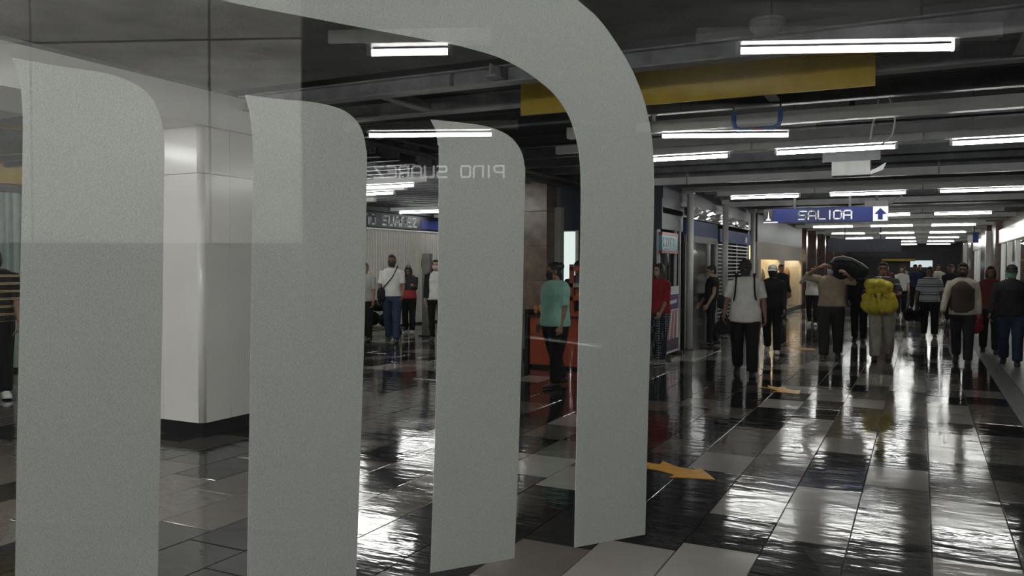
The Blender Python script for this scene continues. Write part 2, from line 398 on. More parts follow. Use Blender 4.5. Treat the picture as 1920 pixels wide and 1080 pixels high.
# short cross members tying the near beams together
for x, y0, y1 in ((-3.05, 5.74, 5.93), (-2.2, 5.97, 6.83), (-4.3, 5.97, 6.83), (-1.2, 6.87, 7.75), (1.3, 6.87, 7.75), (0.6, 5.97, 6.83)):
    MB().box(x - 0.05, x + 0.05, y0, y1, 3.07, 3.085).box(x - 0.008, x + 0.008, y0, y1, 3.085, 3.17).build('cross_member', M['flange'], ceil)
for x, y in ((-3.0, 5.935), (-2.6, 5.935), (-2.1, 6.835), (-3.5, 5.935)):
    MB().box(x - 0.006, x + 0.006, y - 0.05, y, 3.065, 3.175).build('stiffener', M['beam'], ceil)
# light grey channels without lamps
for y in (7.95, 13.2, 18.8, 25.2, 30.4, 36.5, 42.5, 48.5):
    MB().box(-3.97 if y > 9 else -3.3, 2.3, y - 0.05, y + 0.05, 2.9, 3.01).build('channel', M['channel'], ceil)
for x, y in ((-2.95, 7.95), (-2.4, 7.95), (1.0, 7.95), (0.2, 13.2), (-3.4, 13.2)):
    MB().box(x - 0.01, x + 0.01, y - 0.06, y + 0.06, 2.895, 3.2).build('channel_hanger', M['flange'], ceil)
# yellow fascia on the second beam
yf = MB().box(-3.27, -0.33, 6.745, 6.775, 2.945, 3.26).build('yellow_fascia_board', M['yellow'])
tag(yf, 'long yellow board fixed along a ceiling beam above the corridor', 'board')
# slatted ceiling of the left hall
sl2 = MB().box(-12, -6.25, -0.03, 0.03, 0, 0.16).mesh('hall_slat', M['joist'])
sl3 = MB().box(-12, -6.25, -0.03, 0.03, -0.008, 0).mesh('slat_edge', M['beam'])
y = 6.6
while y < 23.5:
    o = inst('ceiling_slat', sl2, ceil, (0, y, 2.98)); inst('slat_edge', sl3, o); y += 0.43
for k, y in enumerate((8.58, 9.1, 9.6, 10.1)):
    MB().box(-6.9, -6.2, y - 0.02, y + 0.02, 3.0, 3.25).build('beam_end', M['beam'], ceil)
MB().tube([(-5.62, 6.3, 2.97), (-5.62, 16, 2.97)], 0.035).build('conduit', M['joist'], ceil, smooth=True)
MB().tube([(-5.5, 6.3, 3.05), (-5.5, 16, 3.05)], 0.02).build('conduit', M['joist'], ceil, smooth=True)

# ---- white clad beam over the column
beam = MB().box(-6.75, -5.83, -3, 6.35, 2.87, 3.2).build('beam_clad', M['wallgrey'], ceil)
for k, (a, b) in enumerate(((-3, -1.7), (-1.7, -0.4), (-0.4, 0.9), (0.9, 2.2), (2.2, 3.5), (3.5, 4.8), (4.8, 6.35))):
    MB().box(-5.83, -5.8, a + .002, b - .002, 2.842, 3.16).build('cladding_panel', M['white'], beam)
    MB().box(-6.75, -5.83, a + .002, b - .002, 2.842, 2.87).build('soffit_panel', M['white'], beam)

# ---- white clad square column
cx0, cx1, cy0, cy1 = -6.65, -5.85, 5.44, 6.24
colm = thing('clad_column', 'square white panelled column with a black plinth beside the left floor', 'column', ((cx0+cx1)/2, (cy0+cy1)/2, 0))
def local(o, mb): 
    mb.v = [(x - o.location.x, y - o.location.y, z - o.location.z) for x, y, z in mb.v]; return mb
local(colm, MB().box(cx0 + .03, cx1 - .03, cy0 + .03, cy1 - .03, 0.1, 2.84)).build('core', M['wallgrey'], colm)
local(colm, MB().box(cx0 + .02, cx1 - .02, cy0 + .02, cy1 - .02, 0, 0.135)).build('plinth', M['black'], colm)
for z0, z1 in ((0.135, 2.415), (2.42, 2.84)):
    for a, b in ((cx0 + .002, -6.352), (-6.348, -5.9)):
        local(colm, MB().box(a, b, cy0, cy0 + .03, z0, z1)).build('panel', M['whitecol'], colm)
        local(colm, MB().box(a, b, cy1 - .03, cy1, z0, z1)).build('panel', M['whitecol'], colm)
    for a, b in ((cy0 + .05, 5.788), (5.792, cy1 - .002)):
        local(colm, MB().box(cx1 - .03, cx1, a, b, z0, z1)).build('panel', M['whitecol'], colm)
        local(colm, MB().box(cx0, cx0 + .03, a, b, z0, z1)).build('panel', M['whitecol'], colm)
    # rounded corner trims
    for px, py in ((cx1 - .05, cy0 + .05), (cx0 + .05, cy0 + .05), (cx1 - .05, cy1 - .05), (cx0 + .05, cy1 - .05)):
        local(colm, MB().loft([((px, py, z0 + .001), .0495, .0495), ((px, py, z1 - .001), .0495, .0495)], n=20, cap=0.01)).build('corner_trim', M['whitecol'], colm, smooth=True)

# ---- left hall wall, X = -12
wl = MB().box(-12.3, -12.0, -4, 24.3, 0, 3.62).build('wall_left', M['walldark']); tag(wl, kind='structure')
def corrug(x, y0, y1, z0, z1, m, parent, name='corrugated_sheet', pitch=0.11, dep=0.03):
    mb = MB(); n = int((y1 - y0)/pitch); pts = []
    for k in range(n):
        a = y0 + k*pitch
        for f_, d in ((0, 0), (.35, 0), (.5, dep), (.85, dep)): pts.append((x + d, a + f_*pitch))
    pts.append((x, y1))
    vs = [(px, py, z) for z in (z0, z1) for px, py in pts]; k = len(pts)
    return mb.add(vs, [(i, i+1, k+i+1, k+i) for i in range(k-1)]).build(name, m, parent)
sh = thing('rolling_shutter', 'pale corrugated shutter wall under the dark station name sign', 'shutter', (-11.97, 17.5, 0))
cs = corrug(-11.97, 10.5, 23.8, 0.05, 2.44, M['shutter'], sh); cs.data.transform(Matrix.Translation((11.97, -17.5, 0)))
MB().box(0, 0.07, -7, 6.3, 2.44, 2.475).build('shutter_rail', M['channel'], sh)
sg = thing('corrugated_partition', 'grey-green corrugated shutter at the far left edge below the yellow band', 'shutter', (-11.97, 7.5, 0))
cs = corrug(-11.97, 5.0, 7.74, 0.05, 2.62, M['greenshut'], sg); cs.data.transform(Matrix.Translation((11.97, -7.5, 0)))
MB().box(0, 0.06, 0.24, 0.34, 0, 2.68).build('jamb', M['black'], sg)
MB().box(0, 0.08, -2.5, 0.34, 2.62, 2.7).build('head_rail', M['black'], sg)
yb2 = MB().box(-12.0, -11.9, 5.0, 8.6, 2.75, 3.09).build('yellow_band', M['yellow']); tag(yb2, 'yellow band on the wall at the far left edge', 'board')
MB().box(-12.0, -11.93, 5.0, 8.6, 3.55, 3.61).build('upper_yellow_rail', M['yellow'], wl)
# station name sign on the hall wall
ss = thing('station_sign', 'dark blue PINO SUAREZ station sign above the pale shutter wall', 'sign', (-11.95, 17.5, 2.49))
MB().box(0, 0.06, -4.5, 2.15, 0, 0.36).build('sign_box', M['navy'], ss, bevel=0.005)
lettering('PINO SUAREZ', (0.062, -1.92, 0.075), (0, 1, 0), (0, 0, 1), 0.215, 0.19, 0.075, 0.042, (0.008, 0, 0), M['signwhite'], ss)
MB().box(0.06, 0.066, 1.0, 1.95, 0.04, 0.26).build('blue_patch', M['blue'], ss)
MB().box(-12.0, -11.8, 10.5, 24, 2.87, 3.1).build('sign_bulkhead', M['walldark'], wl)
# rear wall of the left hall
wr = MB().box(-12, -4.7, 24, 24.3, 0, 3.62).build('wall_back', M['wallgrey']); tag(wr, kind='structure')
MB().box(-12, -4.7, 23.95, 24, 2.2, 3.0).build('fascia', M['navy'], wr)

# ---- corridor side walls
wlc = MB().box(-6.3, -5.6, 22.5, 24.0, 0, 3.62).box(-4.75, -4.6, 22.5, 58, 0, 3.62).build('wall_corridor_left', M['walldark']); tag(wlc, kind='structure')
wrr = MB().box(3.4, 3.6, 8, 58, 0, 3.62).build('wall_right', M['wallgrey']); tag(wrr, kind='structure')
we = MB().box(-6, 4, 58, 58.3, 0, 3.62).build('wall_end', M['walldark']); tag(we, kind='structure')
wn = MB().box(-14, 8, -4.2, -4, 0, 3.62).build('wall_rear', M['wallgrey']); tag(wn, kind='structure')

# ================================================================== LIGHTS
def make_lamp(L=1.15, along='x', r=0.02):
    root = empty('fluorescent_light')
    ax = (lambda a, b, z: (a, b, z)) if along == 'x' else (lambda a, b, z: (-b, a, z))
    def bx(x0, x1, y0, y1, z0, z1):
        p, q = ax(x0, y0, z0), ax(x1, y1, z1)
        return MB().box(min(p[0], q[0]), max(p[0], q[0]), min(p[1], q[1]), max(p[1], q[1]), z0, z1)
    h = bx(-L/2 - .25, L/2 + .25, -.045, .045, 0.045, 0.125).build('housing', M['channel'], root)
    MB().tube([ax(-L/2, 0, 0), ax(L/2, 0, 0)], r, 10).build('tube', M['tubeglass'], root, smooth=True)
    top = 0.82 if along == 'x' else 0.35
    for s in (-1, 1):
        bx(s*L*.35 - .006, s*L*.35 + .006, -.006, .006, .125, top).build('hanger', M['joist'], root)
        c = bx(s*(L/2 + .012) - .014, s*(L/2 + .012) + .014, -.022, .022, -.024, .045).build('end_cap', M['tubecap'], root)
    return root
def copy_tree(o, parent=None):
    c = o.copy(); COL.objects.link(c); c.parent = parent
    for ch in list(o.children): copy_tree(ch, c)
    return c
protoX = make_lamp(); usedX = [False]
def lamp(x, y, z, label, group, off=False):
    o = protoX if not usedX[0] else copy_tree(protoX); usedX[0] = True
    o.location = (x, y, z); return tag(o, label, 'light', group)
rows = [9.2, 15.05, 21.6, 27.6, 33.6, 39.6, 45.6, 51.6]
rn = ['nearest', 'second', 'third', 'fourth', 'fifth', 'sixth', 'seventh', 'farthest']
cn = ['left', 'middle', 'right']
for i, y in enumerate(rows):
    for j, x in enumerate((-2.5, -0.83, 0.83)):
        lamp(x, y, 2.8, '%s fluorescent tube in the %s lamp row over the corridor' % (cn[j], rn[i]), 'tubes in the corridor lamp rows')
    MB().box(-3.97, 2.3, y - .04, y + .04, 2.93, 3.02).build('channel', M['channel'], ceil)
for x, y, lb in ((-9.25, 10.66, 'second tube of the nearest left hall row, behind the second logo bar'), (-10.35, 11.66, 'second tube of the rear left hall row, behind the second logo bar'),
                 (-8.85, 16.25, 'added far tube hidden behind the third logo bar'), (-10.65, 13.6, 'added hidden tube above the man with the chest strap'), (-7.75, 9.2, 'added nearest left hall tube, hidden behind the second logo bar'),  # hidden tubes added to brighten the left hall
                 (-7.3, 13.6, 'added hidden tube in front of the brown marble pillar'), (-10.95, 19.0, 'added hidden tube, farthest along the station sign wall'),  # two more hidden tubes added for the hall's brightness
                 (-7.55, 10.66, 'fluorescent tube in the left hall nearest the frosted logo'), (-8.62, 11.66, 'fluorescent tube behind another one in the left hall'),
                 (-10.45, 16.25, 'short-looking far tube above the end of the station sign'), (-7.2, 16.2, 'far tube seen beside the brown marble pillar'),
                 (-7.3, 20.5, 'farthest tube in the left hall behind the brown pillar')):
    lamp(x, y, 2.8, lb, 'tubes in the left hall')
protoY = make_lamp(1.2, 'y'); usedY = [False]
def lampy(x, y, z, label):
    o = protoY if not usedY[0] else copy_tree(protoY); usedY[0] = True
    o.location = (x, y, z); return tag(o, label, 'light', 'tubes on the near side of the glass')
lampy(2.4, 3.25, 2.85, 'tube mirrored in the glass, the large upper right one')
lampy(5.6, 3.12, 2.85, 'tube mirrored in the glass above the SALIDA sign side')
lampy(5.4, 0.28, 2.85, 'tube mirrored in the glass across the third logo bar')
for x, y, lb in ((0.95, -0.9, 'added unseen lamp above the near side of the glass, right of the viewer'), (-0.6, -1.7, 'added unseen lamp above the near side of the glass, left of the viewer'),  # unseen lamps added near the glass to brighten the film and panelled wall
                 (1.55, -2.6, 'added unseen rear lamp above the near side of the glass, right'), (-0.9, -3.2, 'added unseen rear lamp above the near side of the glass, left'),
                 (-2.9, 0.6, 'added unseen lamp under the slab beyond the glass, nearest the screen'), (-4.6, 0.9, 'added unseen lamp under the slab in front of the clad beam'),  # unseen lamps added under the slab to brighten the white column
                 (-7.4, 0.6, 'added unseen lamp under the slab behind the clad beam, front one'), (-9.8, 1.2, 'added unseen lamp under the slab far left, front one'),
                 (-3.3, -1.9, 'added unseen rear lamp under the slab beyond the glass'), (0.4, 0.2, 'added unseen lamp above the near side of the glass, straight over the viewer'), (-0.9, -0.55, 'added unseen lamp above the near side of the glass, close to its left part'), (0.3, 1.75, 'added unseen lamp above the near side of the glass, close to its right part'),
                 (-4.4, 1.7, 'second added unseen lamp under the slab in front of the clad beam'), (-7.3, -1.4, 'third added unseen lamp under the slab behind the clad beam'), (-2.2, 1.9, 'second added unseen lamp under the slab beyond the glass'), (-8.6, -1.2, 'added unseen rear lamp under the slab behind the clad beam'), (-3.4, 1.9, 'third added unseen lamp under the slab beyond the glass'), (-5.2, 0.9, 'third added unseen lamp under the slab in front of the clad beam'),
                 (-7.0, 0.7, 'second added unseen front lamp under the slab behind the clad beam'), (-2.6, -0.5, 'fourth added unseen lamp under the slab beyond the glass'), (-5.3, -0.9, 'fourth added unseen lamp under the slab in front of the clad beam'), (-7.3, 2.5, 'added unseen lamp under the slab left of the white column, front one'), (-7.7, 3.7, 'added unseen lamp under the slab left of the white column, rear one'),
                 (-3.9, 1.2, 'fifth added unseen lamp under the slab in front of the clad beam'), (-4.8, 1.5, 'sixth added unseen lamp under the slab in front of the clad beam'), (-3.0, 1.7, 'fifth added unseen lamp under the slab beyond the glass')):
    lampy(x, y, 2.85, lb)
o = lampy(2.3, 0.72, 2.85, 'short tube mirrored in the glass under the logo arch'); 
for c in list(o.children):
    bpy.data.objects.remove(c)
sh_l = make_lamp(0.46, 'y'); sh_l.name = 'short_lamp_source'
for c in list(sh_l.children): c.parent = o
bpy.data.objects.remove(sh_l)

# ================================================================== GLASS PANE AND LOGO
P0 = Vector((-0.62454, 1.81041, 0)); PD = Vector((0.5604016, 0.828221, 0)); PN = Vector((-0.828221, 0.5604016, 0))
pane = thing('glass_screen', 'large clear glass screen in front carrying the frosted logo', 'glass', P0 + PD*0.2)
def pl(u, z, n): return PD*(u - 0.2) + PN*n + Vector((0, 0, z))
def pbox(u0, u1, n0, n1, z0, z1):
    return MB().obox(pl((u0+u1)/2, (z0+z1)/2, (n0+n1)/2), PD*((u1-u0)/2), PN*((n1-n0)/2), Vector((0, 0, (z1-z0)/2)))
pbox(-2.4, 2.8, 0.0, 0.012, 0.06, 3.14).build('glass_pane', glass_mat('glass', (0.97, 0.985, 0.975), 2.5), pane)
for u0, u1, z0, z1 in ((-2.46, -2.4, 0, 3.2), (2.8, 2.86, 0, 3.2), (-2.4, 2.8, 0.0, 0.06), (-2.4, 2.8, 3.14, 3.2)):
    pbox(u0, u1, -0.02, 0.032, z0, z1).build('frame_bar', M['steel'], pane)
LOGO = {
'arch': [(0.0936, 0.9534), (0.0999, 1.2658), (0.1093, 1.5953), (0.1121, 1.7845), (0.1044, 1.8969), (0.0812, 1.9821), (0.0445, 2.0521), (-0.0051, 2.1127), (-0.0532, 2.1575), (-0.1056, 2.1872), (-0.165, 2.2181), (-0.2463, 2.2415), (-0.3616, 2.2555), (-0.5267, 2.2552), (-0.737, 2.2519), (-0.9734, 2.251), (-1.1914, 2.2538), (-1.183, 2.2), (-1.18, 2.1179), (-1.0564, 2.0986), (-0.8881, 2.0699), (-0.7378, 2.062), (-0.5931, 2.0564), (-0.4221, 2.0507), (-0.3857, 2.0479), (-0.3169, 2.0392), (-0.2651, 2.0244), (-0.2184, 2.0037), (-0.1704, 1.9744), (-0.1323, 1.9314), (-0.1091, 1.8744), (-0.0985, 1.7979), (-0.0987, 1.6189), (-0.1049, 1.2825), (-0.1099, 0.9557)],
'b3': [(-0.467, 1.8932), (-0.4219, 1.8929), (-0.3606, 1.8917), (-0.3228, 1.8872), (-0.2906, 1.8775), (-0.2683, 1.8623), (-0.2524, 1.8407), (-0.2456, 1.8126), (-0.2441, 1.7784), (-0.2494, 1.4795), (-0.2574, 1.1905), (-0.2671, 0.9589), (-0.4662, 0.9629), (-0.4569, 1.2236), (-0.4501, 1.4856), (-0.448, 1.8109), (-0.4504, 1.8431), (-0.4552, 1.8728)],
'b2': [(-0.8326, 1.9052), (-0.7776, 1.9032), (-0.7185, 1.9043), (-0.6779, 1.9013), (-0.6467, 1.8933), (-0.6256, 1.879), (-0.6117, 1.8587), (-0.6042, 1.8265), (-0.6021, 1.7803), (-0.6069, 1.4904), (-0.6161, 1.2302), (-0.6263, 0.9662), (-0.835, 0.9719), (-0.8287, 1.2636), (-0.8221, 1.5938), (-0.8182, 1.7868), (-0.8199, 1.8347), (-0.8252, 1.8773)],
'b1': [(-1.1929, 1.927), (-1.1653, 1.9238), (-1.128, 1.9207), (-1.0896, 1.9193), (-1.0541, 1.9165), (-1.03, 1.9104), (-1.008, 1.9012), (-0.9907, 1.886), (-0.9783, 1.8628), (-0.9717, 1.8361), (-0.9687, 1.7862), (-0.9744, 1.5016), (-0.9796, 1.2798), (-0.9873, 0.973), (-1.2014, 0.9772), (-1.1938, 1.3028), (-1.1853, 1.5933), (-1.18, 1.7887), (-1.18, 1.8563), (-1.1846, 1.8979)]}
def smooth_outline(pts, n=4):
    out = []; m = len(pts)
    for i in range(m):
        p0, p1, p2, p3 = (Vector(pts[(i+k-1) % m]) for k in range(4))
        l = (p2 - p1).length
        a1 = (p1 - p0).angle(p2 - p1) if (p1 - p0).length > 1e-6 else 0
        a2 = (p2 - p1).angle(p3 - p2)
        if l > 0.2 or a1 > 0.9 or a2 > 0.9: out.append(tuple(p1)); continue
        for k in range(n):
            t = k/n
            q = 0.5*((2*p1) + (p2 - p0)*t + (2*p0 - 5*p1 + 4*p2 - p3)*t*t + (3*p1 - p0 - 3*p2 + p3)*t**3)
            out.append(tuple(q))
    return out
film = film_mat()
for k, lb in (('arch', 'frosted arch curving down into the right-hand bar'), ('b3', 'third frosted bar'), ('b2', 'second frosted bar'), ('b1', 'widest-looking frosted bar at the left')):
    o = MB().prism([pl(u, z, 0.0125) for u, z in smooth_outline(LOGO[k])], PN*0.0015).build('logo_stroke', film, pane); o['label'] = lb

# ---- near side of the glass (seen mirrored in the pane)
pw = MB().box(2.23, 2.4, -4, 0.1, 0, 3.2).build('wall_near', M['walldark']); tag(pw, kind='structure')
ys = [-4.0, -3.79, -2.68, -1.57, -0.46, 0.1]
for a, b in zip(ys[:-1], ys[1:]):
    for z0, z1 in ((1.72, 2.918), (2.924, 3.195)):
        MB().box(2.2, 2.23, a + .008, b - .008, z0, z1 - .008).build('wall_panel', M['white'], pw)
wb = MB().box(7.0, 7.2, -4, 8, 0, 3.62).build('wall_far_near_side', M['walldark']); tag(wb, kind='structure'); wb.name = 'wall_east'
wq = MB().box(3.6, 7.0, 8.0, 8.2, 0, 3.62).build('wall_north_east', M['walldark']); tag(wq, kind='structure')
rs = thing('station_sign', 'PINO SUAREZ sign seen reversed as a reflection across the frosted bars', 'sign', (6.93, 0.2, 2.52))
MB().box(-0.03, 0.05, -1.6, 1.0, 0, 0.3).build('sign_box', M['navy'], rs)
lettering('PINO SUAREZ', (-0.032, 0.66, 0.08), (0, -1, 0), (0, 0, 1), 0.125, 0.105, 0.043, 0.022, (-0.006, 0, 0), emit_mat('letters_added_glow', (1, 1, 1), 0.65), rs)  # letters are not luminous themselves; emission stands in for light on them
hr = thing('handrail', 'steel handrail mirrored as a faint slanting streak in the glass', 'handrail', (4.5, 0.35, 0))
MB().tube([(-2.05, 1.5, 1.1), (2.3, -2.0, 1.1)], 0.022).build('rail', M['chrome'], hr, smooth=True)
for t in (0.05, 0.5, 0.95):
    x, y = -2.05 + 4.35*t, 1.5 - 3.5*t
    MB().tube([(x, y, 0), (x, y, 1.1)], 0.018).build('post', M['chrome'], hr, smooth=True)

# ================================================================== HANGING SIGNS AND CEILING FITTINGS
sd = thing('exit_sign', 'blue hanging SALIDA sign with a white arrow box over the corridor', 'sign', (-1.55, 15.5, 2.36))
MB().box(-0.86, 0.79, -0.05, 0.05, 0, 0.25).build('sign_panel', M['signblue'], sd, bevel=0.004)
MB().box(-1.03, -0.862, -0.05, 0.05, 0, 0.25).build('pictogram_panel', M['black'], sd, bevel=0.004)
MB().prism([(-0.985, -0.052, .045), (-0.90, -0.052, .045), (-0.90, -0.052, .065), (-0.925, -0.052, .075), (-0.932, -0.052, .12), (-0.942, -0.052, .22), (-0.952, -0.052, .12), (-0.96, -0.052, .075), (-0.985, -0.052, .065)], (0, -0.004, 0)).build('pictogram', M['signwhite'], sd)
MB().box(-1.03, -0.78, -0.054, -0.05, 0.0, 0.022).build('white_underline', M['signwhite'], sd)
MB().box(0.792, 1.03, -0.05, 0.05, 0, 0.25).build('arrow_panel', M['signwhite'], sd, bevel=0.004)
MB().prism([(0.87, -0.052, .03), (0.945, -0.052, .03), (0.945, -0.052, .12), (1.01, -0.052, .12), (0.908, -0.052, .225), (0.812, -0.052, .12), (0.87, -0.052, .12)], (0, -0.004, 0)).build('arrow', M['signblue'], sd)
lettering('SALIDA', (-0.42, -0.0505, 0.055), (1, 0, 0), (0, 0, 1), 0.14, 0.125, 0.038, 0.024, (0, -0.006, 0), M['signwhite'], sd)
for x in (-0.5, 0.42): MB().box(x - .02, x + .02, -.02, .02, 0.25, 1.26).build('hanger', M['black'], sd)
s2 = thing('hanging_sign', 'dark blue hanging sign with faded lettering behind the SALIDA sign', 'sign', (-1.73, 30.0, 2.06))
MB().box(-1.13, 1.13, -0.05, 0.05, 0, 0.42).build('sign_panel', M['navy'], s2)
lettering('SALIDA', (-0.15, -0.0505, 0.1), (1, 0, 0), (0, 0, 1), 0.17, 0.11, 0.03, 0.02, (0, -0.004, 0), M['joist'], s2)
for x in (-0.6, 0.5): MB().box(x - .02, x + .02, -.02, .02, 0.42, 1.56).build('hanger', M['black'], s2)
s3 = thing('hanging_sign', 'farthest dark hanging sign panel, small above the crowd', 'sign', (-1.85, 44.0, 2.02))
MB().box(-1.25, 1.25, -0.05, 0.05, 0, 0.3).build('sign_panel', M['black'], s3)
for x in (-0.6, 0.5): MB().box(x - .02, x + .02, -.02, .02, 0.3, 1.6).build('hanger', M['black'], s3)
s4 = thing('blade_sign', 'small blue and white sign projecting from the right-hand shops', 'sign', (1.45, 30.0, 2.33))
MB().box(0.0, 0.16, -0.04, 0.04, 0, 0.33).build('sign_panel', M['blue'], s4)
MB().box(-0.14, 0.0, -0.04, 0.04, 0, 0.24).build('white_panel', M['signwhite'], s4)
MB().box(0.02, 0.05, -0.02, 0.02, 0.33, 1.29).build('hanger', M['black'], s4)
s5 = thing('end_sign', 'pale lit sign panel at the far end of the corridor', 'sign', (0.0, 57.8, 1.72))
MB().box(-0.62, 0.62, -0.06, 0.06, -0.22, 0.2).build('sign_panel', emit_mat('pale_panel', (0.75, 0.85, 0.9), 0.3), s5)
MB().box(-0.64, 0.64, 0.06, 0.15, -0.24, 0.22).build('sign_frame', M['steel'], s5)
s6 = thing('end_beam', 'thin yellow board at the far end of the corridor', 'board', (-1.3, 57.0, 1.92))
MB().box(-0.95, 0.95, -0.04, 0.04, -0.05, 0.1).build('board_face', M['yellow'], s6)
for x in (-0.8, 0.8): MB().box(x - .015, x + .015, -.01, .01, 0.1, 1.2).build('hanger', M['black'], s6)

dm = thing('smoke_detector', 'round grey ceiling detector under the dark slab edge at top right', 'detector', (-0.93, 5.6, 3.2))
MB().loft([((0, 0, -0.02), .11, .11), ((0, 0, 0), .12, .12)], n=24, cap=0.05).build('base', M['wallgrey'], dm, smooth=True)
MB().loft([((0, 0, -0.09), .075, .075), ((0, 0, -0.05), .11, .11), ((0, 0, -0.02), .115, .115)], n=24, cap=0.2).build('dome', M['wallgrey'], dm, smooth=True)
bb = thing('blue_reflection_u', 'blue U shape standing in for a reflection below the yellow board', 'bracket', (-1.32, 7.5, 2.8))  # solid blue U built in place of a reflection in the glass
bm_ = mat('reflection_blue', (0.06, 0.17, 0.5), 0.3)
MB().loft([((-.2, 0, .16), .022, .022), ((-.2, 0, .06), .022, .022), ((-.185, 0, .02), .022, .022), ((-.14, 0, 0), .022, .022), ((.14, 0, 0), .022, .022), ((.185, 0, .02), .022, .022), ((.2, 0, .06), .022, .022), ((.2, 0, .16), .022, .022)], side=(0, 1, 0), n=10).build('reflection_outline', bm_, bb, smooth=True)
MB().box(-.165, .165, -.012, .012, .045, .085).build('white_strip', M['signwhite'], bb)
MB().box(-.03, .05, -.024, -.021, -.006, .006).build('red_mark', mat('red_mark', (.6, .03, .03), .5), bb)
for x in (-.2, .2): MB().box(x - .008, x + .008, -.008, .008, .16, .82).build('hanger', M['joist'], bb)
cb = thing('loose_cable', 'white cable looping down from a ceiling beam by the lamp row', 'cable', (-0.3, 8.3, 3.2))
def bez(pts, n=24):
    out = []
    for i in range(len(pts) - 1):
        p0, p1, p2, p3 = Vector(pts[max(i-1, 0)]), Vector(pts[i]), Vector(pts[i+1]), Vector(pts[min(i+2, len(pts)-1)])
        for k in range(6):
            t = k/6; out.append(0.5*((2*p1) + (p2 - p0)*t + (2*p0 - 5*p1 + 4*p2 - p3)*t*t + (3*p1 - p0 - 3*p2 + p3)*t**3))
    out.append(Vector(pts[-1])); return out
MB().tube(bez([(-.09, .28, .005), (-.09, .05, -.17), (-.13, .1, -.3), (-.15, .12, -.42)]), .0075).build('cable_strand', M['signwhite'], cb, smooth=True)
MB().tube(bez([(.0, .28, .005), (.04, .05, -.15), (.06, .1, -.27), (.03, .12, -.4), (-.05, .12, -.47), (-.12, .12, -.47)]), .0075).build('cable_strand', M['signwhite'], cb, smooth=True)
jb = thing('junction_box', 'grey box with a torn flap fixed under the joists behind the lamp row', 'box', (-0.72, 10.0, 2.6))
MB().box(-.2, .2, -.1, .1, 0, .16).build('box_body', M['wallgrey'], jb, bevel=.006)
MB().box(-.3, .3, -.08, .08, .16, .3).build('bracket', M['joist'], jb)
MB().box(-.03, .03, -.03, .03, .3, 1.02).build('hanger', M['joist'], jb)
MB().prism([(.2, -.1, .0), (.33, -.1, .05), (.36, -.1, .13), (.3, -.1, .09), (.2, -.1, .04)], (0, .01, 0)).build('flap', M['flange'], jb)
jb2 = thing('junction_box', 'small grey box above the arrow end of the SALIDA sign', 'box', (-0.75, 16.5, 2.66))
MB().box(-.2, .2, -.1, .1, 0, .13).build('box_body', M['wallgrey'], jb2, bevel=.006)
MB().box(-.02, .02, -.02, .02, .13, .96).build('hanger', M['joist'], jb2)
MB().tube([(.2, 0, .05), (.32, 0, .12), (.42, 0, .2)], .02).build('elbow', M['flange'], jb2, smooth=True)

# ================================================================== SHOPS ON THE LEFT OF THE CORRIDOR
def post(x, y, label):
    t = thing('round_post', label, 'post', (x, y, 0), group='white posts in front of the shops')
    MB().loft([((0, 0, 0.02), .062, .062), ((0, 0, 2.93), .062, .062)], n=20, cap=.01).build('shaft', M['white'], t, smooth=True)
    MB().loft([((0, 0, 0), .085, .085), ((0, 0, 0.03), .085, .085)], n=20, cap=.01).build('base_ring', M['steel'], t, smooth=True)
    MB().box(-.07, .07, -.07, .07, 2.93, 3.02).build('head', M['channel'], t)
post(-3.9, 15.38, 'nearest round white post beside the pink poster')
post(-3.86, 18.28, 'middle round white post beside the roller grille')
post(-3.83, 21.42, 'farthest round white post left of the beige shop')
# the shop block behind the posts
blk = thing('shop_block', 'dark blue shop block behind the white posts', 'shop', (-5.2, 18, 0))
def L(mb): return local(blk, mb)
L(MB().box(-6.3, -4.02, 13.95, 22.4, 2.5, 3.6)).build('upper_wall', M['navy'], blk)
L(MB().box(-6.3, -5.8, 14.2, 22.4, 0, 2.5)).build('rear_wall', M['walldark'], blk)
L(MB().box(-6.3, -4.1, 15.3, 15.45, 0, 2.5)).build('partition', M['walldark'], blk)
L(MB().box(-6.3, -4.1, 18.2, 18.35, 0, 2.5)).build('partition', M['walldark'], blk)
L(MB().box(-6.3, -4.1, 22.2, 22.4, 0, 2.5)).build('partition', M['walldark'], blk)
# front facing the hall
L(MB().box(-6.3, -4.02, 13.9, 13.98, 2.22, 2.75)).build('blue_fascia', M['navy'], blk)
for x in (-6.25, -5.95, -5.62, -4.95, -4.1):
    L(MB().box(x - .025, x + .025, 13.95, 14.0, 0.0, 2.22)).build('mullion', M['channel'], blk)
L(MB().box(-6.25, -4.1, 13.95, 14.0, 0, 0.9)).build('stall_riser', M['wallgrey'], blk)
L(MB().box(-5.93, -5.64, 13.965, 13.975, 0.9, 2.2)).build('lit_pane', emit_mat('lit_window', (0.85, 0.95, 0.93), 0.3), blk)
L(MB().box(-4.93, -4.12, 13.965, 13.975, 0.9, 2.2)).build('dark_pane', mat('dark_glass', (.01, .013, .014), .06), blk)
# first bay (poster and pharmacy-like sign)
L(MB().box(-4.06, -4.02, 13.98, 15.3, 2.22, 2.6)).build('blue_fascia', M['navy'], blk)
for y in (14.85, 15.15):
    L(MB().box(-4.06, -4.02, y - .02, y + .02, 0, 2.22)).build('door_jamb', M['channel'], blk)
L(MB().box(-4.2, -4.17, 14.0, 15.25, 0, 2.2)).build('dark_pane', MATS['dark_glass'], blk)
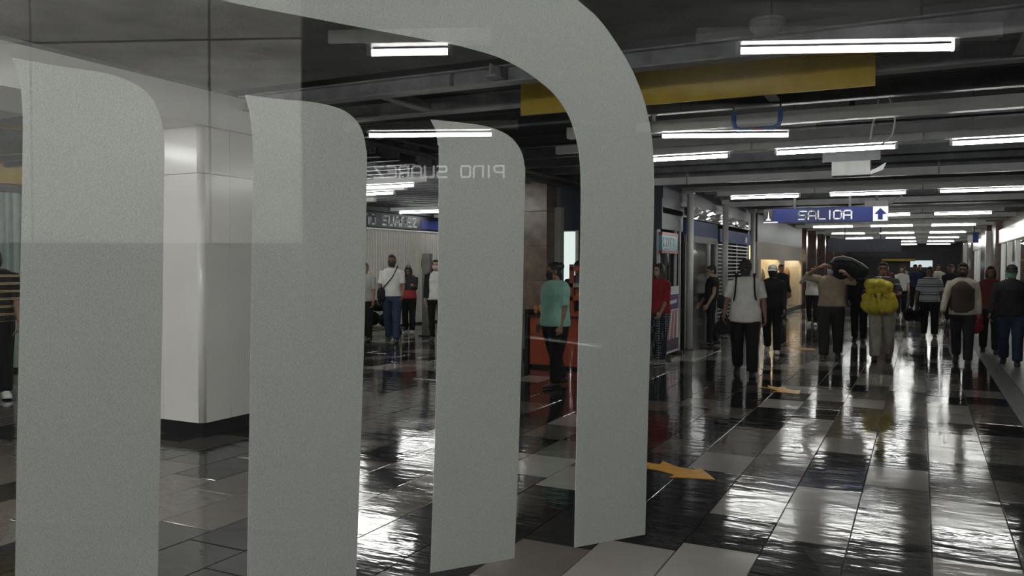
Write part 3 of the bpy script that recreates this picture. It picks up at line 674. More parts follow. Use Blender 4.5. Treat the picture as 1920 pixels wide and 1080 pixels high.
# second bay
L(MB().box(-4.08, -4.0, 15.5, 18.15, 2.17, 2.47)).build('blue_fascia', M['blue'], blk)
L(MB().box(-4.05, -4.0, 15.5, 18.15, 2.04, 2.17)).build('head_panel', M['wallgrey'], blk)
L(MB().box(-4.06, -4.03, 15.5, 17.35, 0.0, 2.04)).build('dark_pane', MATS['dark_glass'], blk)
L(MB().box(-4.05, -4.02, 17.45, 18.15, 0.0, 0.85)).build('lower_panel', M['wallgrey'], blk)
L(MB().box(-4.05, -4.03, 17.45, 18.15, 0.85, 2.04)).build('dark_pane', MATS['dark_glass'], blk)
for y in (15.55, 17.4, 18.12):
    L(MB().box(-4.07, -3.99, y - .03, y + .03, 0, 2.04)).build('door_jamb', M['channel'], blk)
# crumpled plastic sheet above the fascia
cr = MB(); random.seed(3); ny, nx = 26, 6
vs = [(-4.0 + .012*i + random.uniform(-.008, .008), 15.5 + j*.24, 2.52 + .035*i + random.uniform(-.03, .03)) for j in range(ny) for i in range(nx)]
fs = [(j*nx+i, j*nx+i+1, (j+1)*nx+i+1, (j+1)*nx+i) for j in range(ny-1) for i in range(nx-1)]
L(cr.add(vs, fs)).build('crumpled_sheet', mat('plastic_sheet', (.3, .31, .32), .15), blk)
# third bay with the roller grille
L(MB().box(-4.08, -4.0, 18.4, 22.0, 2.11, 2.40)).build('blue_fascia', M['blue'], blk)
L(MB().box(-4.0, -3.995, 21.3, 21.55, 2.16, 2.3)).build('notice', M['signwhite'], blk)
L(MB().box(-4.5, -4.45, 18.4, 22.0, 0, 2.11)).build('rear_screen', M['walldark'], blk)
me = MB().box(-.012, .012, -1.72, 1.72, -.014, .014).mesh('grille_slat', M['white'])
for k in range(24):
    inst('grille_slat', me, blk, (-4.05 + 5.2, 20.15 - 18, 0.10 + k*0.085))
for y in (18.42, 19.5, 20.6, 21.9):
    L(MB().box(-4.075, -4.055, y - .02, y + .02, 0.03, 2.11)).build('grille_guide', M['channel'], blk)
# cyan shop sign and poster stand
cy = thing('shop_sign', 'cyan and red shop sign beside the right-hand logo bar', 'sign', (-4.0, 14.25, 1.8))
MB().box(-.03, .03, -.5, .5, 0.05, .31).build('sign_panel', mat('sign_cyan', (.06, .32, .42), .35, noise=.15), cy)
for z in (0, .31): MB().box(-.035, .035, -.5, .5, z, z + .05).build('red_border', mat('sign_red', (.38, .03, .06), .4), cy)
lettering('DIA', (.031, -.4, .13), (0, 1, 0), (0, 0, 1), .13, .2, .07, .03, (.004, 0, 0), M['signwhite'], cy)
MB().box(.031, .034, -.45, .45, .085, .095).build('white_line', M['signwhite'], cy)
pst = thing('poster_stand', 'white standing poster with purple top and pink legs picture', 'poster', (-3.92, 14.15, 0))
MB().box(-.02, .02, -.45, .45, 0.06, 1.22).build('board', M['signwhite'], pst)
MB().box(.02, .023, -.42, .42, .82, 1.08).build('purple_print', mat('print_purple', (.12, .04, .22), .4, noise=.3), pst)
MB().box(.02, .0225, -.42, .42, .1, .3).build('dark_print', mat('print_dark', (.06, .02, .08), .4, noise=.4), pst)
for y, t_ in ((-.25, .1), (.0, .06), (.22, .02)):
    MB().prism([(.021, y - .1, .3), (.021, y + .05, .3), (.021, y + .1 + t_, .8), (.021, y - .02 + t_, .8)], (.002, 0, 0)).build('leg_print', mat('print_pink', (.5, .24, .22), .4, noise=.2), pst)
MB().prism([(.024, -.3, .9), (.024, .3, .93), (.024, .3, .99), (.024, -.3, .96)], (.001, 0, 0)).build('pale_lettering_bar', M['signwhite'], pst)
MB().box(-.12, .12, -.4, -.36, 0, .06).box(-.12, .12, .36, .4, 0, .06).build('feet', M['steel'], pst)

# beige lit shop farther along
bs = thing('beige_shop', 'beige shop front with warm lit display windows on the left', 'shop', (-4.3, 27.5, 0))
def LB(mb): return local(bs, mb)
LB(MB().box(-4.06, -3.98, 22.9, 32.2, 1.76, 2.24)).build('header', M['beige'], bs)
LB(MB().box(-4.6, -3.98, 22.9, 32.2, 2.24, 3.1)).build('dark_upper', M['walldark'], bs)
LB(MB().box(-4.6, -3.98, 22.9, 32.2, 0, 0.14)).build('base', M['walldark'], bs)
for y0, y1 in ((22.9, 23.3), (26.9, 27.7), (31.8, 32.2)):
    LB(MB().box(-4.6, -3.95, y0, y1, .14, 1.76)).build('pier', M['beige'], bs)
LB(MB().box(-4.6, -4.55, 22.9, 32.2, .14, 2.24)).build('display_back', mat('display_back', (.5, .4, .28), .6, noise=.3, nscale=3), bs)
wg = emit_mat('warm_strip', (1.0, .78, .5), 12)
for y0, y1 in ((23.4, 26.8), (27.8, 31.7)):
    LB(MB().box(-4.2, -4.12, y0, y1, 1.9, 1.95)).build('display_lamp', wg, bs)
    LB(MB().box(-3.99, -3.985, y0 - .1, y1 + .1, .14, 1.76)).build('window_pane', shop_glass, bs)
for k, y in enumerate((24.2, 25.5, 28.6, 29.7, 30.8)):
    d = thing('dress_form', ['dress form in the first warm shop window, left one', 'dress form in the first warm shop window, right one', 'dress form in the second warm shop window, left one', 'dress form in the second warm shop window, middle one', 'dress form in the second warm shop window, right one'][k], 'mannequin', (-4.3, y, .14), group='dress forms in the warm windows')
    mm = mat('dress_%d' % k, [(.35, .22, .08), (.12, .09, .07), (.5, .3, .1), (.45, .32, .15), (.2, .1, .05)][k], .6, noise=.3, bump=.4)
    MB().loft([((0, 0, .35), .16, .22), ((0, 0, .8), .09, .13), ((0, 0, 1.1), .11, .16), ((0, 0, 1.25), .08, .15), ((0, 0, 1.36), .04, .04)], side=(1, 0, 0), n=14).build('dress', mm, d, smooth=True)
    MB().tube([(0, 0, .03), (0, 0, .4)], .015).build('stand_pole', M['chrome'], d, smooth=True)
    MB().loft([((0, 0, 0.005), .13, .13), ((0, 0, .025), .12, .12)], n=16, cap=.01).build('stand_base', M['chrome'], d)
# shiny pilasters after the beige shop
for k, y in enumerate((33.2, 36.5, 40.0, 44, 48, 52)):
    MB().box(-4.6, -3.95, y, y + .5, 0, 3.1).build('pilaster', M['redbrown'], wlc)

# ================================================================== SHOPS ON THE RIGHT
def right_shop(y0, y1, label, glow):
    t = thing('glass_shop', label, 'shop', (2.3, (y0 + y1)/2, 0)); yc = (y0 + y1)/2; h = (y1 - y0)/2
    MB().box(-.18, .1, -h, h, 2.28, 2.7).build('header', M['white'], t, bevel=.01)
    MB().box(-.1, .1, -h, h, 2.7, 3.1).build('upper_wall', M['redbrown'], t)
    for y in (-h + .1, -h*.2, h*.4, h - .1): MB().box(-.12, .0, y - .09, y + .09, 0, 2.28).build('mullion', M['white'], t)
    MB().box(-.06, -.05, -h, h, .35, 2.28).build('window_pane', shop_glass, t)
    MB().box(-.1, .0, -h, h, 0, .35).build('stall_riser', M['wallgrey'], t)
    MB().box(1.0, 1.05, -h, h, 0, 2.3).build('rear_wall', mat('shop_back', (.45, .5, .47), .6, noise=.3, nscale=2), t)
    for z in (.8, 1.25, 1.7):
        s_ = MB().box(.75, 1.0, -h + .1, h - .1, z, z + .03).build('shelf', M['white'], t)
    for y in (-h*.6, 0, h*.6): MB().tube([(.4, y - .5, 2.26), (.4, y + .5, 2.26)], .03).build('lamp_tube', M['tubeglass'], t)
    return t
right_shop(22.2, 29.4, 'nearest glazed shop with a white header on the right', 1)
right_shop(36.8, 43.5, 'farther glazed shop with a white header on the right', 1)
for k, (y0, y1) in enumerate(((29.6, 31.2), (33.5, 36.6), (43.7, 46.5), (49, 50), (53, 54))):
    MB().box(2.05, 3.4, y0, y1, 0, 3.1).build('pilaster', M['redbrown'], wrr)
for y0, y1 in ((31.2, 33.5), (46.5, 49), (50, 53), (54, 58)):
    MB().box(2.25, 3.4, y0, y1, 0, 3.1).build('wall_panel', M['shutter'], wrr)
MB().box(1.9, 2.06, 31.3, 31.75, 0, 2.75).build('white_pier', M['white'], wrr)
MB().box(1.9, 2.06, 47.3, 47.75, 0, 2.75).build('white_pier', M['white'], wrr)

# ================================================================== LEFT HALL OBJECTS
bp = thing('marble_pillar', 'brown marble pillar behind the woman in the mint shirt', 'pillar', (-6.0, 13.2, 0))
for k in range(5):
    MB().box(-.215, .215, -.215, .215, .12 + k*.6, .12 + (k + 1)*.6 - .004).build('marble_slab', M['brown'], bp, bevel=.004)
MB().box(-.23, .23, -.23, .23, 0, .12).build('plinth', M['black'], bp)
wp = MB().box(-5.78, -5.66, 13.3, 13.45, 0, 2.6).build('pale_jamb', M['shutter']); tag(wp, 'narrow pale upright board beside the brown marble pillar', 'board')
# kiosk
kk = thing('kiosk', 'orange-red snack kiosk counter behind the woman in the mint shirt', 'kiosk', (-4.95, 11.9, 0))
MB().box(-.5, -.03, -.3, .3, .04, .78).build('counter', M['orange'], kk, bevel=.008)
MB().box(.03, .62, -.3, .3, .04, .86).build('counter', M['orange'], kk, bevel=.008)
MB().box(-.54, .66, -.34, .34, .78, .81).build('counter_top', M['black'], kk)
MB().box(-.48, .6, -.26, .26, 0, .04).build('kick_plate', M['black'], kk)
for x in (.16, .62):
    for y in (-.2, .24): MB().box(x - .03, x + .03, y - .03, y + .03, .81, 1.6).build('rack_post', M['orange'], kk)
for z in (1.05, 1.25, 1.5): MB().box(.13, .65, -.23, .27, z, z + .06).build('rack_shelf', M['orange'] if z != 1.25 else M['chrome'], kk)
MB().box(-.58, -.52, -.32, .32, 0, .9).build('side_panel', M['black'], kk)
random.seed(11)
pk = [(.5, .2, .05), (.45, .33, .1), (.5, .45, .4), (.3, .06, .04), (.1, .1, .12), (.42, .25, .12)]
for k in range(9):
    x, y = -5.4 + (k % 5)*.1, 11.72 + (k//5)*.17
    o = MB().loft([((0, 0, 0), .028, .028), ((0, 0, .05), .036, .036), ((0, 0, .1), .034, .034), ((0, 0, .125), .02, .02)], n=10).build('snack_pack', mat('pack_%d' % (k % 6), pk[k % 6], .25, noise=.2), None, smooth=True)
    o.location = (x, y, .815 + 0.014); tag(o, 'small snack pack in the row on the kiosk counter', 'snack', 'snack packs on the kiosk counter')
for k in range(8):
    z = 1.11 if k < 4 else 1.31
    o = MB().box(-.04, .04, -.04, .04, 0, .12).box(-.03, .03, -.03, .03, .12, .135).build('snack_box', mat('pack_%d' % (k % 6), pk[k % 6], .25), None)
    o.location = (-4.74 + (k % 4)*.12, 11.86, z); tag(o, 'small box on the rack of the orange kiosk', 'snack', 'snack boxes on the kiosk rack')
fan = thing('display_case', 'dark glass display case behind the kiosk', 'display case', (-5.0, 13.5, 0))
MB().box(-.45, .55, -.25, .25, 0, 1.0).build('case_body', M['walldark'], fan)
MB().box(-.45, .55, -.25, .25, 1.0, 1.04).build('case_top', M['chrome'], fan)
sp = thing('small_sign', 'tiny pale sign beyond the brown marble pillar', 'sign', (-9.5, 23.92, 1.9))
MB().box(-.25, .25, -.03, .03, 0, .3).build('sign_panel', M['shutter'], sp); MB().box(-.1, .1, -.034, -.03, .06, .24).build('mark', M['blue'], sp)
gp = thing('grey_cabinet_post', 'tall grey steel post between the hooded man and the long-haired woman', 'post', (-9.8, 15.5, 0))
MB().box(-.1, .1, -.06, .06, 0, 1.83).build('post_body', M['steel'], gp, bevel=.008)
MB().box(-.13, -.1, -.03, .03, 1.5, 1.72).build('lock_box', M['black'], gp)
MB().box(-.16, .16, -.1, .1, 0, .02).build('foot_plate', M['black'], gp)
random.seed(5)
cl = thing('luggage_cart', 'dark cart piled with black bags beside the man with the shoulder bag', 'cart', (-10.75, 15.0, 0))
MB().box(-.5, .5, -.3, .3, .15, .2).build('platform', M['steel'], cl)
for x, y in ((-.4, -.22), (.4, -.22), (-.4, .22), (.4, .22)):
    MB().loft([((x - .02, y, .075), .075, .075), ((x + .02, y, .075), .075, .075)], side=(0, 0, 1), n=14, cap=.05).build('wheel', M['black'], cl)
MB().tube([(-.48, -.25, .2), (-.48, -.25, .95), (-.48, .25, .95), (-.48, .25, .2)], .018).build('push_handle', M['chrome'], cl, smooth=True)
for k, (x, y, z, a, b, c, lb) in enumerate(((-.23, 0, .378, .24, .24, .17, 'black bag at the bottom left of the loaded cart'), (.25, 0, .365, .22, .24, .16, 'black bag at the bottom right of the loaded cart'), (0, 0, .675, .26, .22, .13, 'dark bag lying on top of the loaded cart'))):
    o = MB().ball((0, 0, 0), a, b, c, 14, 10).build('cart_bag', cloth('black_nylon', (.012, .012, .014)), None, smooth=True); o.location = (-10.75 + x, 15.0 + y, z); tag(o, lb, 'bag', 'bags on the cart')

# ================================================================== PEOPLE
CRUMPLE = {}
PENDING = []        # objects whose remesh is baked at the end
def remesh(o, vox, sm=4, dec=None):
    r = o.modifiers.new('remesh', 'REMESH'); r.mode = 'VOXEL'; r.voxel_size = vox; r.use_smooth_shade = True
    if sm: m = o.modifiers.new('smooth', 'SMOOTH'); m.factor = 0.5; m.iterations = sm
    if dec: d = o.modifiers.new('dec', 'DECIMATE'); d.ratio = dec
    PENDING.append(o)
def person(label, x, y, h=1.68, face=0.0, skin='skin', shirt=None, sleeve=0.4, trousers=None, shoe=(.02, .02, .02), legs=(12, 4, -14, 18),
           la=(8, 8, 14), ra=(8, 8, 14), lean=0.0, head=(0, 0), hair='short', mask=None, cap=None, fat=1.0, hem=0.86, vest=None, far=False, hairmat=None, loose=1.0, shirt_vox=.013):
    """face = degrees about z, 0 looks towards -Y.  la/ra = (forward swing, outward, elbow bend) or (elbow point, wrist point)"""
    s = h/1.7
    root = empty('person', (x, y, 0), R(face)); tag(root, label, 'person')
    LM = Matrix.Rotation(R(-lean), 3, 'X'); HP = Vector((0, 0, .93))
    def U(p): return HP + LM @ (Vector(p) - HP)
    # ---- legs
    joints = {}; low = 9
    for sd_, sw, kn in ((1, legs[0], legs[1]), (-1, legs[2], legs[3])):
        hip = Vector((.092*sd_*fat, 0, .885))
        d1 = Vector((0.0, -math.sin(R(sw)), -math.cos(R(sw)))); k = hip + d1*.415 + Vector((.006*sd_, 0, 0))
        d2 = Vector((0, -math.sin(R(sw - kn)), -math.cos(R(sw - kn)))); a = k + d2*.40
        joints[sd_] = (hip, k, a, R(sw - kn)); low = min(low, a.z - .068 - max(0, .10*math.sin(max(0, R(kn - sw))*.9)))
    dz = Vector((0, 0, -low))
    def S(p): return (Vector(p) + dz)*s
    feet = {}
    for sd_, (hip, k, a, an) in joints.items():
        tilt = max(-.35, min(.6, -an*.75))                     # heel lifts when the shin leans back
        Rm = Matrix.Rotation(tilt, 3, 'X')
        feet[sd_] = lambda p, a=a, Rm=Rm, q=sd_: a + Rm @ Vector((p[0]*1.0 + .012*q*max(0, -p[1])*6, p[1], p[2]))
    def arm(sd_, spec):
        sh_ = U((.168*sd_*min(fat, 1.1), 0, 1.372))
        if len(spec) == 2: return sh_, U(spec[0]), U(spec[1])
        a, b, e = (R(v) for v in spec); b2 = b*.45
        d1 = Vector((sd_*math.sin(b), -math.sin(a)*math.cos(b), -math.cos(a)*math.cos(b)))
        d2 = Vector((sd_*math.sin(b2), -math.sin(a+e)*math.cos(b2), -math.cos(a+e)*math.cos(b2)))
        el = sh_ + d1*.285; return sh_, el, el + d2*.25
    arms = {1: arm(1, la), -1: arm(-1, ra)}
    # ---- head frame
    HC = U((0, -.012, 1.575)); NB = U((0, 0, 1.45)); HR = LM @ Matrix.Rotation(R(head[0]), 3, 'Z') @ Matrix.Rotation(R(head[1]), 3, 'X')
    def HD(p): return S(NB + HR @ (Vector(p) + (Vector((0, -.012, 1.575)) - Vector((0, 0, 1.45)))))
    HX = HR @ Vector((1, 0, 0)); HROT = HR
    # ---- body, one continuous skin
    b = MB()
    tor = [((0, 0, .84), .15, .105), ((0, 0, .93), .16, .11), ((0, 0, 1.04), .14, .1), ((0, 0, 1.14), .145, .105), ((0, 0, 1.26), .165, .112), ((0, .005, 1.35), .165, .1), ((0, .005, 1.40), .12, .08), ((0, .005, 1.44), .062, .06), ((0, 0, 1.5), .052, .055)]
    b.loft([(S(U(c)), a*s*fat, d*s*fat) for c, a, d in tor], n=16)
    b.ball(HD((0, .012, .012)), .074*s, .092*s, .105*s, 16, 12, HROT); b.ball(HD((0, -.028, -.06)), .055*s, .06*s, .06*s, 12, 8, HROT)
    b.loft([(S(NB), .05*s, .053*s), (HD((0, .01, -.05)), .05*s, .055*s)], n=12)
    b.ball(HD((0, -.096, -.022)), .014*s, .018*s, .024*s, 8, 6, HROT); b.ball(HD((0, -.083, -.065)), .026*s, .012*s, .012*s, 8, 6, HROT)
    for q in (-1, 1): b.ball(HD((.076*q, .012, -.012)), .012*s, .02*s, .032*s, 8, 6, HROT)
    b.ball(HD((0, -.075, .03)), .05*s, .018*s, .014*s, 10, 6, HROT)
    for sd_, (a0, el, wr) in arms.items():
        b.loft([(S(a0), .05*s, .05*s), (S(a0.lerp(el, .5)), .043*s, .043*s), (S(el), .037*s, .037*s), (S(el.lerp(wr, .3)), .038*s, .038*s), (S(wr), .026*s, .022*s)], side=(0, 1, 0), n=12)
        d = (wr - el).normalized(); inw = Vector((-sd_, 0, 0)); inw = inw - d*inw.dot(d)
        if inw.length < .2: inw = Vector((0, 1, 0)) - d*d.y
        inw.normalize(); fwd = d.cross(inw)*sd_
        if fwd.y > 0 and abs(d.z) > .5: fwd = -fwd
        b.loft([(S(wr), .025*s, .02*s), (S(wr + d*.035), .036*s, .017*s), (S(wr + d*.085), .04*s, .015*s)], side=fwd, n=12)
        for fi, (off, ln) in enumerate(((.031, .07), (.0105, .08), (-.0105, .074), (-.031, .058))):
            p0 = wr + d*.08 + fwd*off; p1 = p0 + d*ln*.45 + inw*.012; p2 = p1 + d*ln*.3 + inw*.028; p3 = p2 + d*ln*.1 + inw*.022
            b.loft([(S(p0), .0092*s, .0092*s), (S(p1), .009*s, .009*s), (S(p2), .0085*s, .0085*s), (S(p3), .0075*s, .0075*s)], side=fwd, n=8)
        t0 = wr + d*.025 + fwd*.026; t1 = t0 + fwd*.026 + d*.03 + inw*.01; t2 = t1 + d*.034 + inw*.012
        b.loft([(S(t0), .013*s, .013*s), (S(t1), .011*s, .011*s), (S(t2), .009*s, .009*s)], side=inw, n=8)
    for sd_, (hip, k, a, an) in joints.items():
        b.loft([(S(hip), .085*s*fat, .09*s*fat), (S(hip.lerp(k, .5)), .07*s*fat, .075*s*fat), (S(k), .05*s, .053*s), (S(k.lerp(a, .3)), .05*s, .055*s), (S(a), .034*s, .038*s)], n=12)
        F = feet[sd_]; b.loft([(S(F((0, .05, -.035))), .032*s, .03*s), (S(F((0, -.05, -.035))), .038*s, .03*s), (S(F((0, -.14, -.047))), .04*s, .02*s)], n=10)
    body = b.build('body', M[skin], root); remesh(body, (.0085 if not far else .013)*s, 2, .35 if not far else .5)
    for q in (-1, 1):
        MB().ball(HD((.031*q, -.0785, .006)), .0125*s, .008*s, .0075*s, 8, 6, HROT).build('eye', M['eye'], root, smooth=True)
    # ---- clothes
    g = .017*loose
    if trousers:
        t = MB(); wl_ = 1.03
        t.loft([(S(U((0, 0, .80))), (.125*fat + g)*s, (.1*fat + g)*s), (S(U((0, 0, .87))), (.157*fat + g)*s, (.113*fat + g)*s), (S(U((0, 0, .95))), (.155*fat + g)*s, (.108*fat + g)*s), (S(U((0, 0, wl_))), (.143*fat + g*.6)*s, (.1*fat + g*.6)*s)], n=16, cap=.1)
        for sd_, (hip, k, a, an) in joints.items():
            e = a + (k - a)*.03
            t.loft([(S(hip), (.083*fat + g)*s, (.09*fat + g)*s), (S(hip.lerp(k, .5)), (.072*fat + g)*s, (.077*fat + g)*s), (S(k), (.054 + g*1.2)*s, (.058 + g*1.2)*s), (S(k.lerp(a, .5)), (.05 + g*1.2)*s, (.055 + g*1.2)*s), (S(e), (.043 + g*1.2)*s, (.05 + g*1.2)*s)], n=14, cap=.1)
        o = t.build('trousers', trousers, root); remesh(o, .014*s, 4, .5); CRUMPLE[o] = (.012, 6)
    if shirt:
        t = MB(); sl_ = max(.02, g + .012)
        rings = [((0, 0, hem), .174, .118), ((0, 0, .95), .166, .115), ((0, 0, 1.04), .148, .108), ((0, 0, 1.14), .15, .11), ((0, 0, 1.26), .168, .115), ((0, .005, 1.35), .167, .103), ((0, .005, 1.405), .125, .085), ((0, .004, 1.435), .073, .066)]
        t.loft([(S(U(c)), (a*fat + sl_)*s, (d*fat + sl_)*s) for c, a, d in rings if c[2] >= hem], n=18, cap=.12)
        for sd_, (a0, el, wr) in arms.items():
            pts = [(a0, .067), (a0.lerp(el, .5), .06), (el, .052), (el.lerp(wr, .5), .047), (wr, .037)]
            if sleeve <= 0: continue
            tot = []; n_ = 4*sleeve
            for i in range(5):
                if i <= n_: tot.append(pts[i])
            fr_ = n_ - int(n_)
            if fr_ > 0 and int(n_) < 4:
                p, q = pts[int(n_)], pts[int(n_)+1]; tot.append((p[0].lerp(q[0], fr_), p[1]*(1-fr_) + q[1]*fr_ + .004))
            if len(tot) == 1: tot.append((a0.lerp(el, .2), .06))
            t.loft([(S(c), r_*s*(.75 + .25*fat), r_*s*(.75 + .25*fat)) for c, r_ in tot], side=(0, 1, 0), n=12, cap=.15)
        o = t.build('shirt', shirt, root); remesh(o, shirt_vox*s, 3, .5); CRUMPLE[o] = (.010, 7)
    if vest:
        t = MB()
        rings = [((0, 0, hem + .02), .157, .114), ((0, 0, .95), .162, .117), ((0, 0, 1.04), .153, .112), ((0, 0, 1.14), .155, .114), ((0, 0, 1.26), .165, .119), ((0, .005, 1.34), .135, .108), ((0, .005, 1.39), .09, .088)]
        t.loft([(S(U(c)), (a*fat + sl_ + .010)*s, (d*fat + sl_ + .012)*s) for c, a, d in rings], n=18, cap=.1)
        o = t.build('vest', vest, root); remesh(o, .013*s, 3, .5)
    sm_ = mat('shoe_%d_%d_%d' % tuple(int(c*255) for c in shoe), shoe, .5, noise=.1)
    for sd_ in (1, -1):
        F = feet[sd_]; t = MB()
        t.loft([(S(F((0, .068, -.03))), .034*s, .034*s), (S(F((0, .03, -.018))), .043*s, .048*s), (S(F((0, -.04, -.022))), .044*s, .042*s), (S(F((0, -.12, -.04))), .048*s, .026*s), (S(F((0, -.185, -.047))), .038*s, .02*s)], side=(1, 0, 0), n=12)
        t.loft([(S(F((0, .01, -.02))), .04*s, .045*s), (S(F((0, .012, .05))), .042*s, .046*s)], n=12)
        sh1 = t.build('shoe', sm_, root); remesh(sh1, .01*s, 2, .6)
        t = MB(); pts = []
        for yy, ww in ((.085, .022), (.07, .036), (.0, .041), (-.06, .043), (-.12, .048), (-.17, .042), (-.2, .022)): pts.append((yy, ww))
        ol = [(w_, y_) for y_, w_ in pts] + [(-w_, y_) for y_, w_ in reversed(pts)]
        lo = [S(F((px, py, -.068))) for px, py in ol]; hi = [S(F((px, py, -.052))) for px, py in ol]; n_ = len(ol)
        t.add(lo + hi, [tuple(range(n_))[::-1], tuple(range(n_, 2*n_))] + [(i, (i+1) % n_, n_+(i+1) % n_, n_+i) for i in range(n_)])
        t.build('sole', M['sole'] if sum(shoe) > .6 else M['black'], sh1)
    # ---- hair, mask, cap
    hm = hairmat or M['hair']
    if hair:
        t = MB(); top = .03 if cap else 0
        t.ball(HD((0, .022, .03)), .081*s, .092*s, (.097 - top)*s, 16, 10, HROT); t.ball(HD((0, .045, -.02)), .074*s, .06*s, .075*s, 14, 8, HROT)
        if not cap: t.ball(HD((0, -.045, .088)), .06*s, .04*s, .026*s, 12, 6, HROT)
        if hair == 'long':
            t.loft([(HD((0, .05, .0)), .085*s, .05*s), (HD((0, .07, -.12)), .1*s, .045*s), (HD((0, .085, -.27)), .105*s, .04*s), (HD((0, .09, -.36)), .07*s, .03*s)], side=HX, n=12)
            for q in (-1, 1): t.loft([(HD((.07*q, 0, .04)), .025*s, .035*s), (HD((.082*q, -.01, -.06)), .022*s, .04*s), (HD((.09*q, -.035, -.2)), .028*s, .035*s), (HD((.085*q, -.06, -.32)), .02*s, .02*s)], side=HX, n=10)
        if hair == 'bun':
            t.ball(HD((0, .1, .06)), .05*s, .05*s, .05*s, 12, 8, HROT); t.loft([(HD((0, .07, -.03)), .07*s, .05*s), (HD((0, .08, -.12)), .055*s, .04*s)], side=HX, n=10)
        if hair == 'bob':
            for q in (-1, 1): t.ball(HD((.07*q, .015, -.04)), .03*s, .06*s, .09*s, 10, 8, HROT)
            t.ball(HD((0, .075, -.05)), .08*s, .045*s, .085*s, 12, 8, HROT)
        o = t.build('hair', hm, root); remesh(o, .010*s, 2, .6)
    if mask:
        t = MB(); n1, n2 = 12, 7; vs = []
        for j in range(n2):
            v = j/(n2-1)
            for i in range(n1):
                a = (i/(n1-1) - .5)*2.5; zz = -.012 - .098*v
                rr = (.079 + .026*math.exp(-(a*1.8)**2)*math.sin(PI*(.15 + .75*v)))*(1 - .22*max(0, v - .5)*2)
                vs.append(HD((rr*math.sin(a)*.98, -.012 - rr*math.cos(a)*.98, zz)))
        t.add(vs, [(j*n1+i, j*n1+i+1, (j+1)*n1+i+1, (j+1)*n1+i) for j in range(n2-1) for i in range(n1-1)])
        o = t.build('face_mask', mat('mask_%d_%d_%d' % tuple(int(c*255) for c in mask), mask, .8), root, smooth=True)
        so = o.modifiers.new('solid', 'SOLIDIFY'); so.thickness = .004
        for q in (-1, 1):
            MB().tube([HD((.074*q, -.04, -.03)), HD((.08*q, 0, .005))], .0025).build('mask_loop', MATS['mask_%d_%d_%d' % tuple(int(c*255) for c in mask)], root)
    if cap:
        t = MB(); cm = mat('cap_%d_%d_%d' % tuple(int(c*255) for c in cap), cap, .7)
        t.ball(HD((0, .012, .045)), .088*s, .104*s, .082*s, 18, 12, HROT, zmin=-.15)
        o = t.build('cap_crown', cm, root, smooth=True)
        n1 = 10; vs = []
        for j, (rr, dzz) in enumerate(((1.0, 0), (1.28, -.008), (1.62, -.022))):
            for i in range(n1):
                a = (i/(n1-1) - .5)*1.9; k_ = 1 + (rr - 1)*math.cos(a*.8)
                vs.append(HD((.086*k_*math.sin(a), .012 - .102*k_*math.cos(a), .036 + dzz - .012*abs(math.sin(a)))))
        o2 = MB().add(vs, [(j*n1+i, j*n1+i+1, (j+1)*n1+i+1, (j+1)*n1+i) for j in range(2) for i in range(n1-1)]).build('visor', cm, o, smooth=True)
        so = o2.modifiers.new('solid', 'SOLIDIFY'); so.thickness = .006
    root['_s'] = s
    def W(p):                                              # local figure point -> world
        v = S(U(p)); c, q = math.cos(R(face)), math.sin(R(face)); return Vector((x + v.x*c - v.y*q, y + v.x*q + v.y*c, v.z))
    return root, W, arms, S
def blob(name, mats, balls, vox, sm=4, parent=None, dec=.6):
    t = MB()
    for c, rx, ry, rz in balls: t.ball(c, rx, ry, rz, 14, 10)
    o = t.build(name, mats, parent); remesh(o, vox, sm, dec); return o
def wtube(pts, r, r2=None):
    return MB().loft([(p, r, r2 or r) for p in pts], side=(0, 1, 0), n=8)

BLK = cloth('black', (.010, .010, .011)); DKG = cloth('charcoal', (.025, .025, .027)); WHT = cloth('white', (.62, .61, .59)); JEAN = cloth('jeans', (.03, .045, .085))
OLV = cloth('olive', (.035, .034, .027)); BEI = cloth('beige', (.46, .37, .265)); KHA = cloth('khaki_grey', (.42, .39, .33)); BRN = cloth('brown_knit', (.075, .052, .042))
MINT = cloth('mint', (.30, .56, .45)); RED = cloth('red', (.32, .02, .03)); CRM = cloth('cream', (.5, .46, .39)); GRYW = cloth('pale_grey', (.4, .39, .38))

# --- man in the white T-shirt
p, W, A, S_ = person('man in a white T-shirt, black cap and backpack walking nearest the camera', -2.27, 12.15, 1.70, 8, 'skin', WHT, .42, BLK, (.015, .015, .015), (14, 8, -10, 22), (6, 14, 22), (10, 14, 24), cap=(.012, .012, .014), mask=(.02, .02, .022), fat=1.12, loose=1.5, hem=.80)
bk = thing('backpack', 'black backpack worn by the man in the white T-shirt', 'backpack', (-2.27, 12.15, 0), R(8))
blob('pack_body', cloth('black_nylon', (.012, .012, .014)), [((0, .24, 1.22), .15, .09, .2), ((0, .24, 1.08), .15, .1, .14)], .016, 3, bk)
for q in (-1, 1):
    wtube([(.115*q, .12, 1.42), (.125*q, .03, 1.47), (.125*q, -.075, 1.42), (.13*q, -.152, 1.3), (.14*q, -.155, 1.18), (.16*q, -.06, 1.06), (.13*q, .14, 1.0)], .026, .012).build('strap', cloth('black_nylon', (.012, .012, .014)), bk, smooth=True)
hb = thing('hand_bag', 'dark bag hanging from the hand of the man in the white T-shirt', 'bag', (-2.55, 12.0, .62))
blob('bag_body', BLK, [((0, 0, .08), .13, .06, .11), ((.02, 0, .17), .08, .05, .06)], .014, 3, hb)
wtube([(-.05, 0, .2), (-.02, 0, .27), (.03, 0, .28), (.06, 0, .2)], .01).build('bag_handle', BLK, hb, smooth=True)
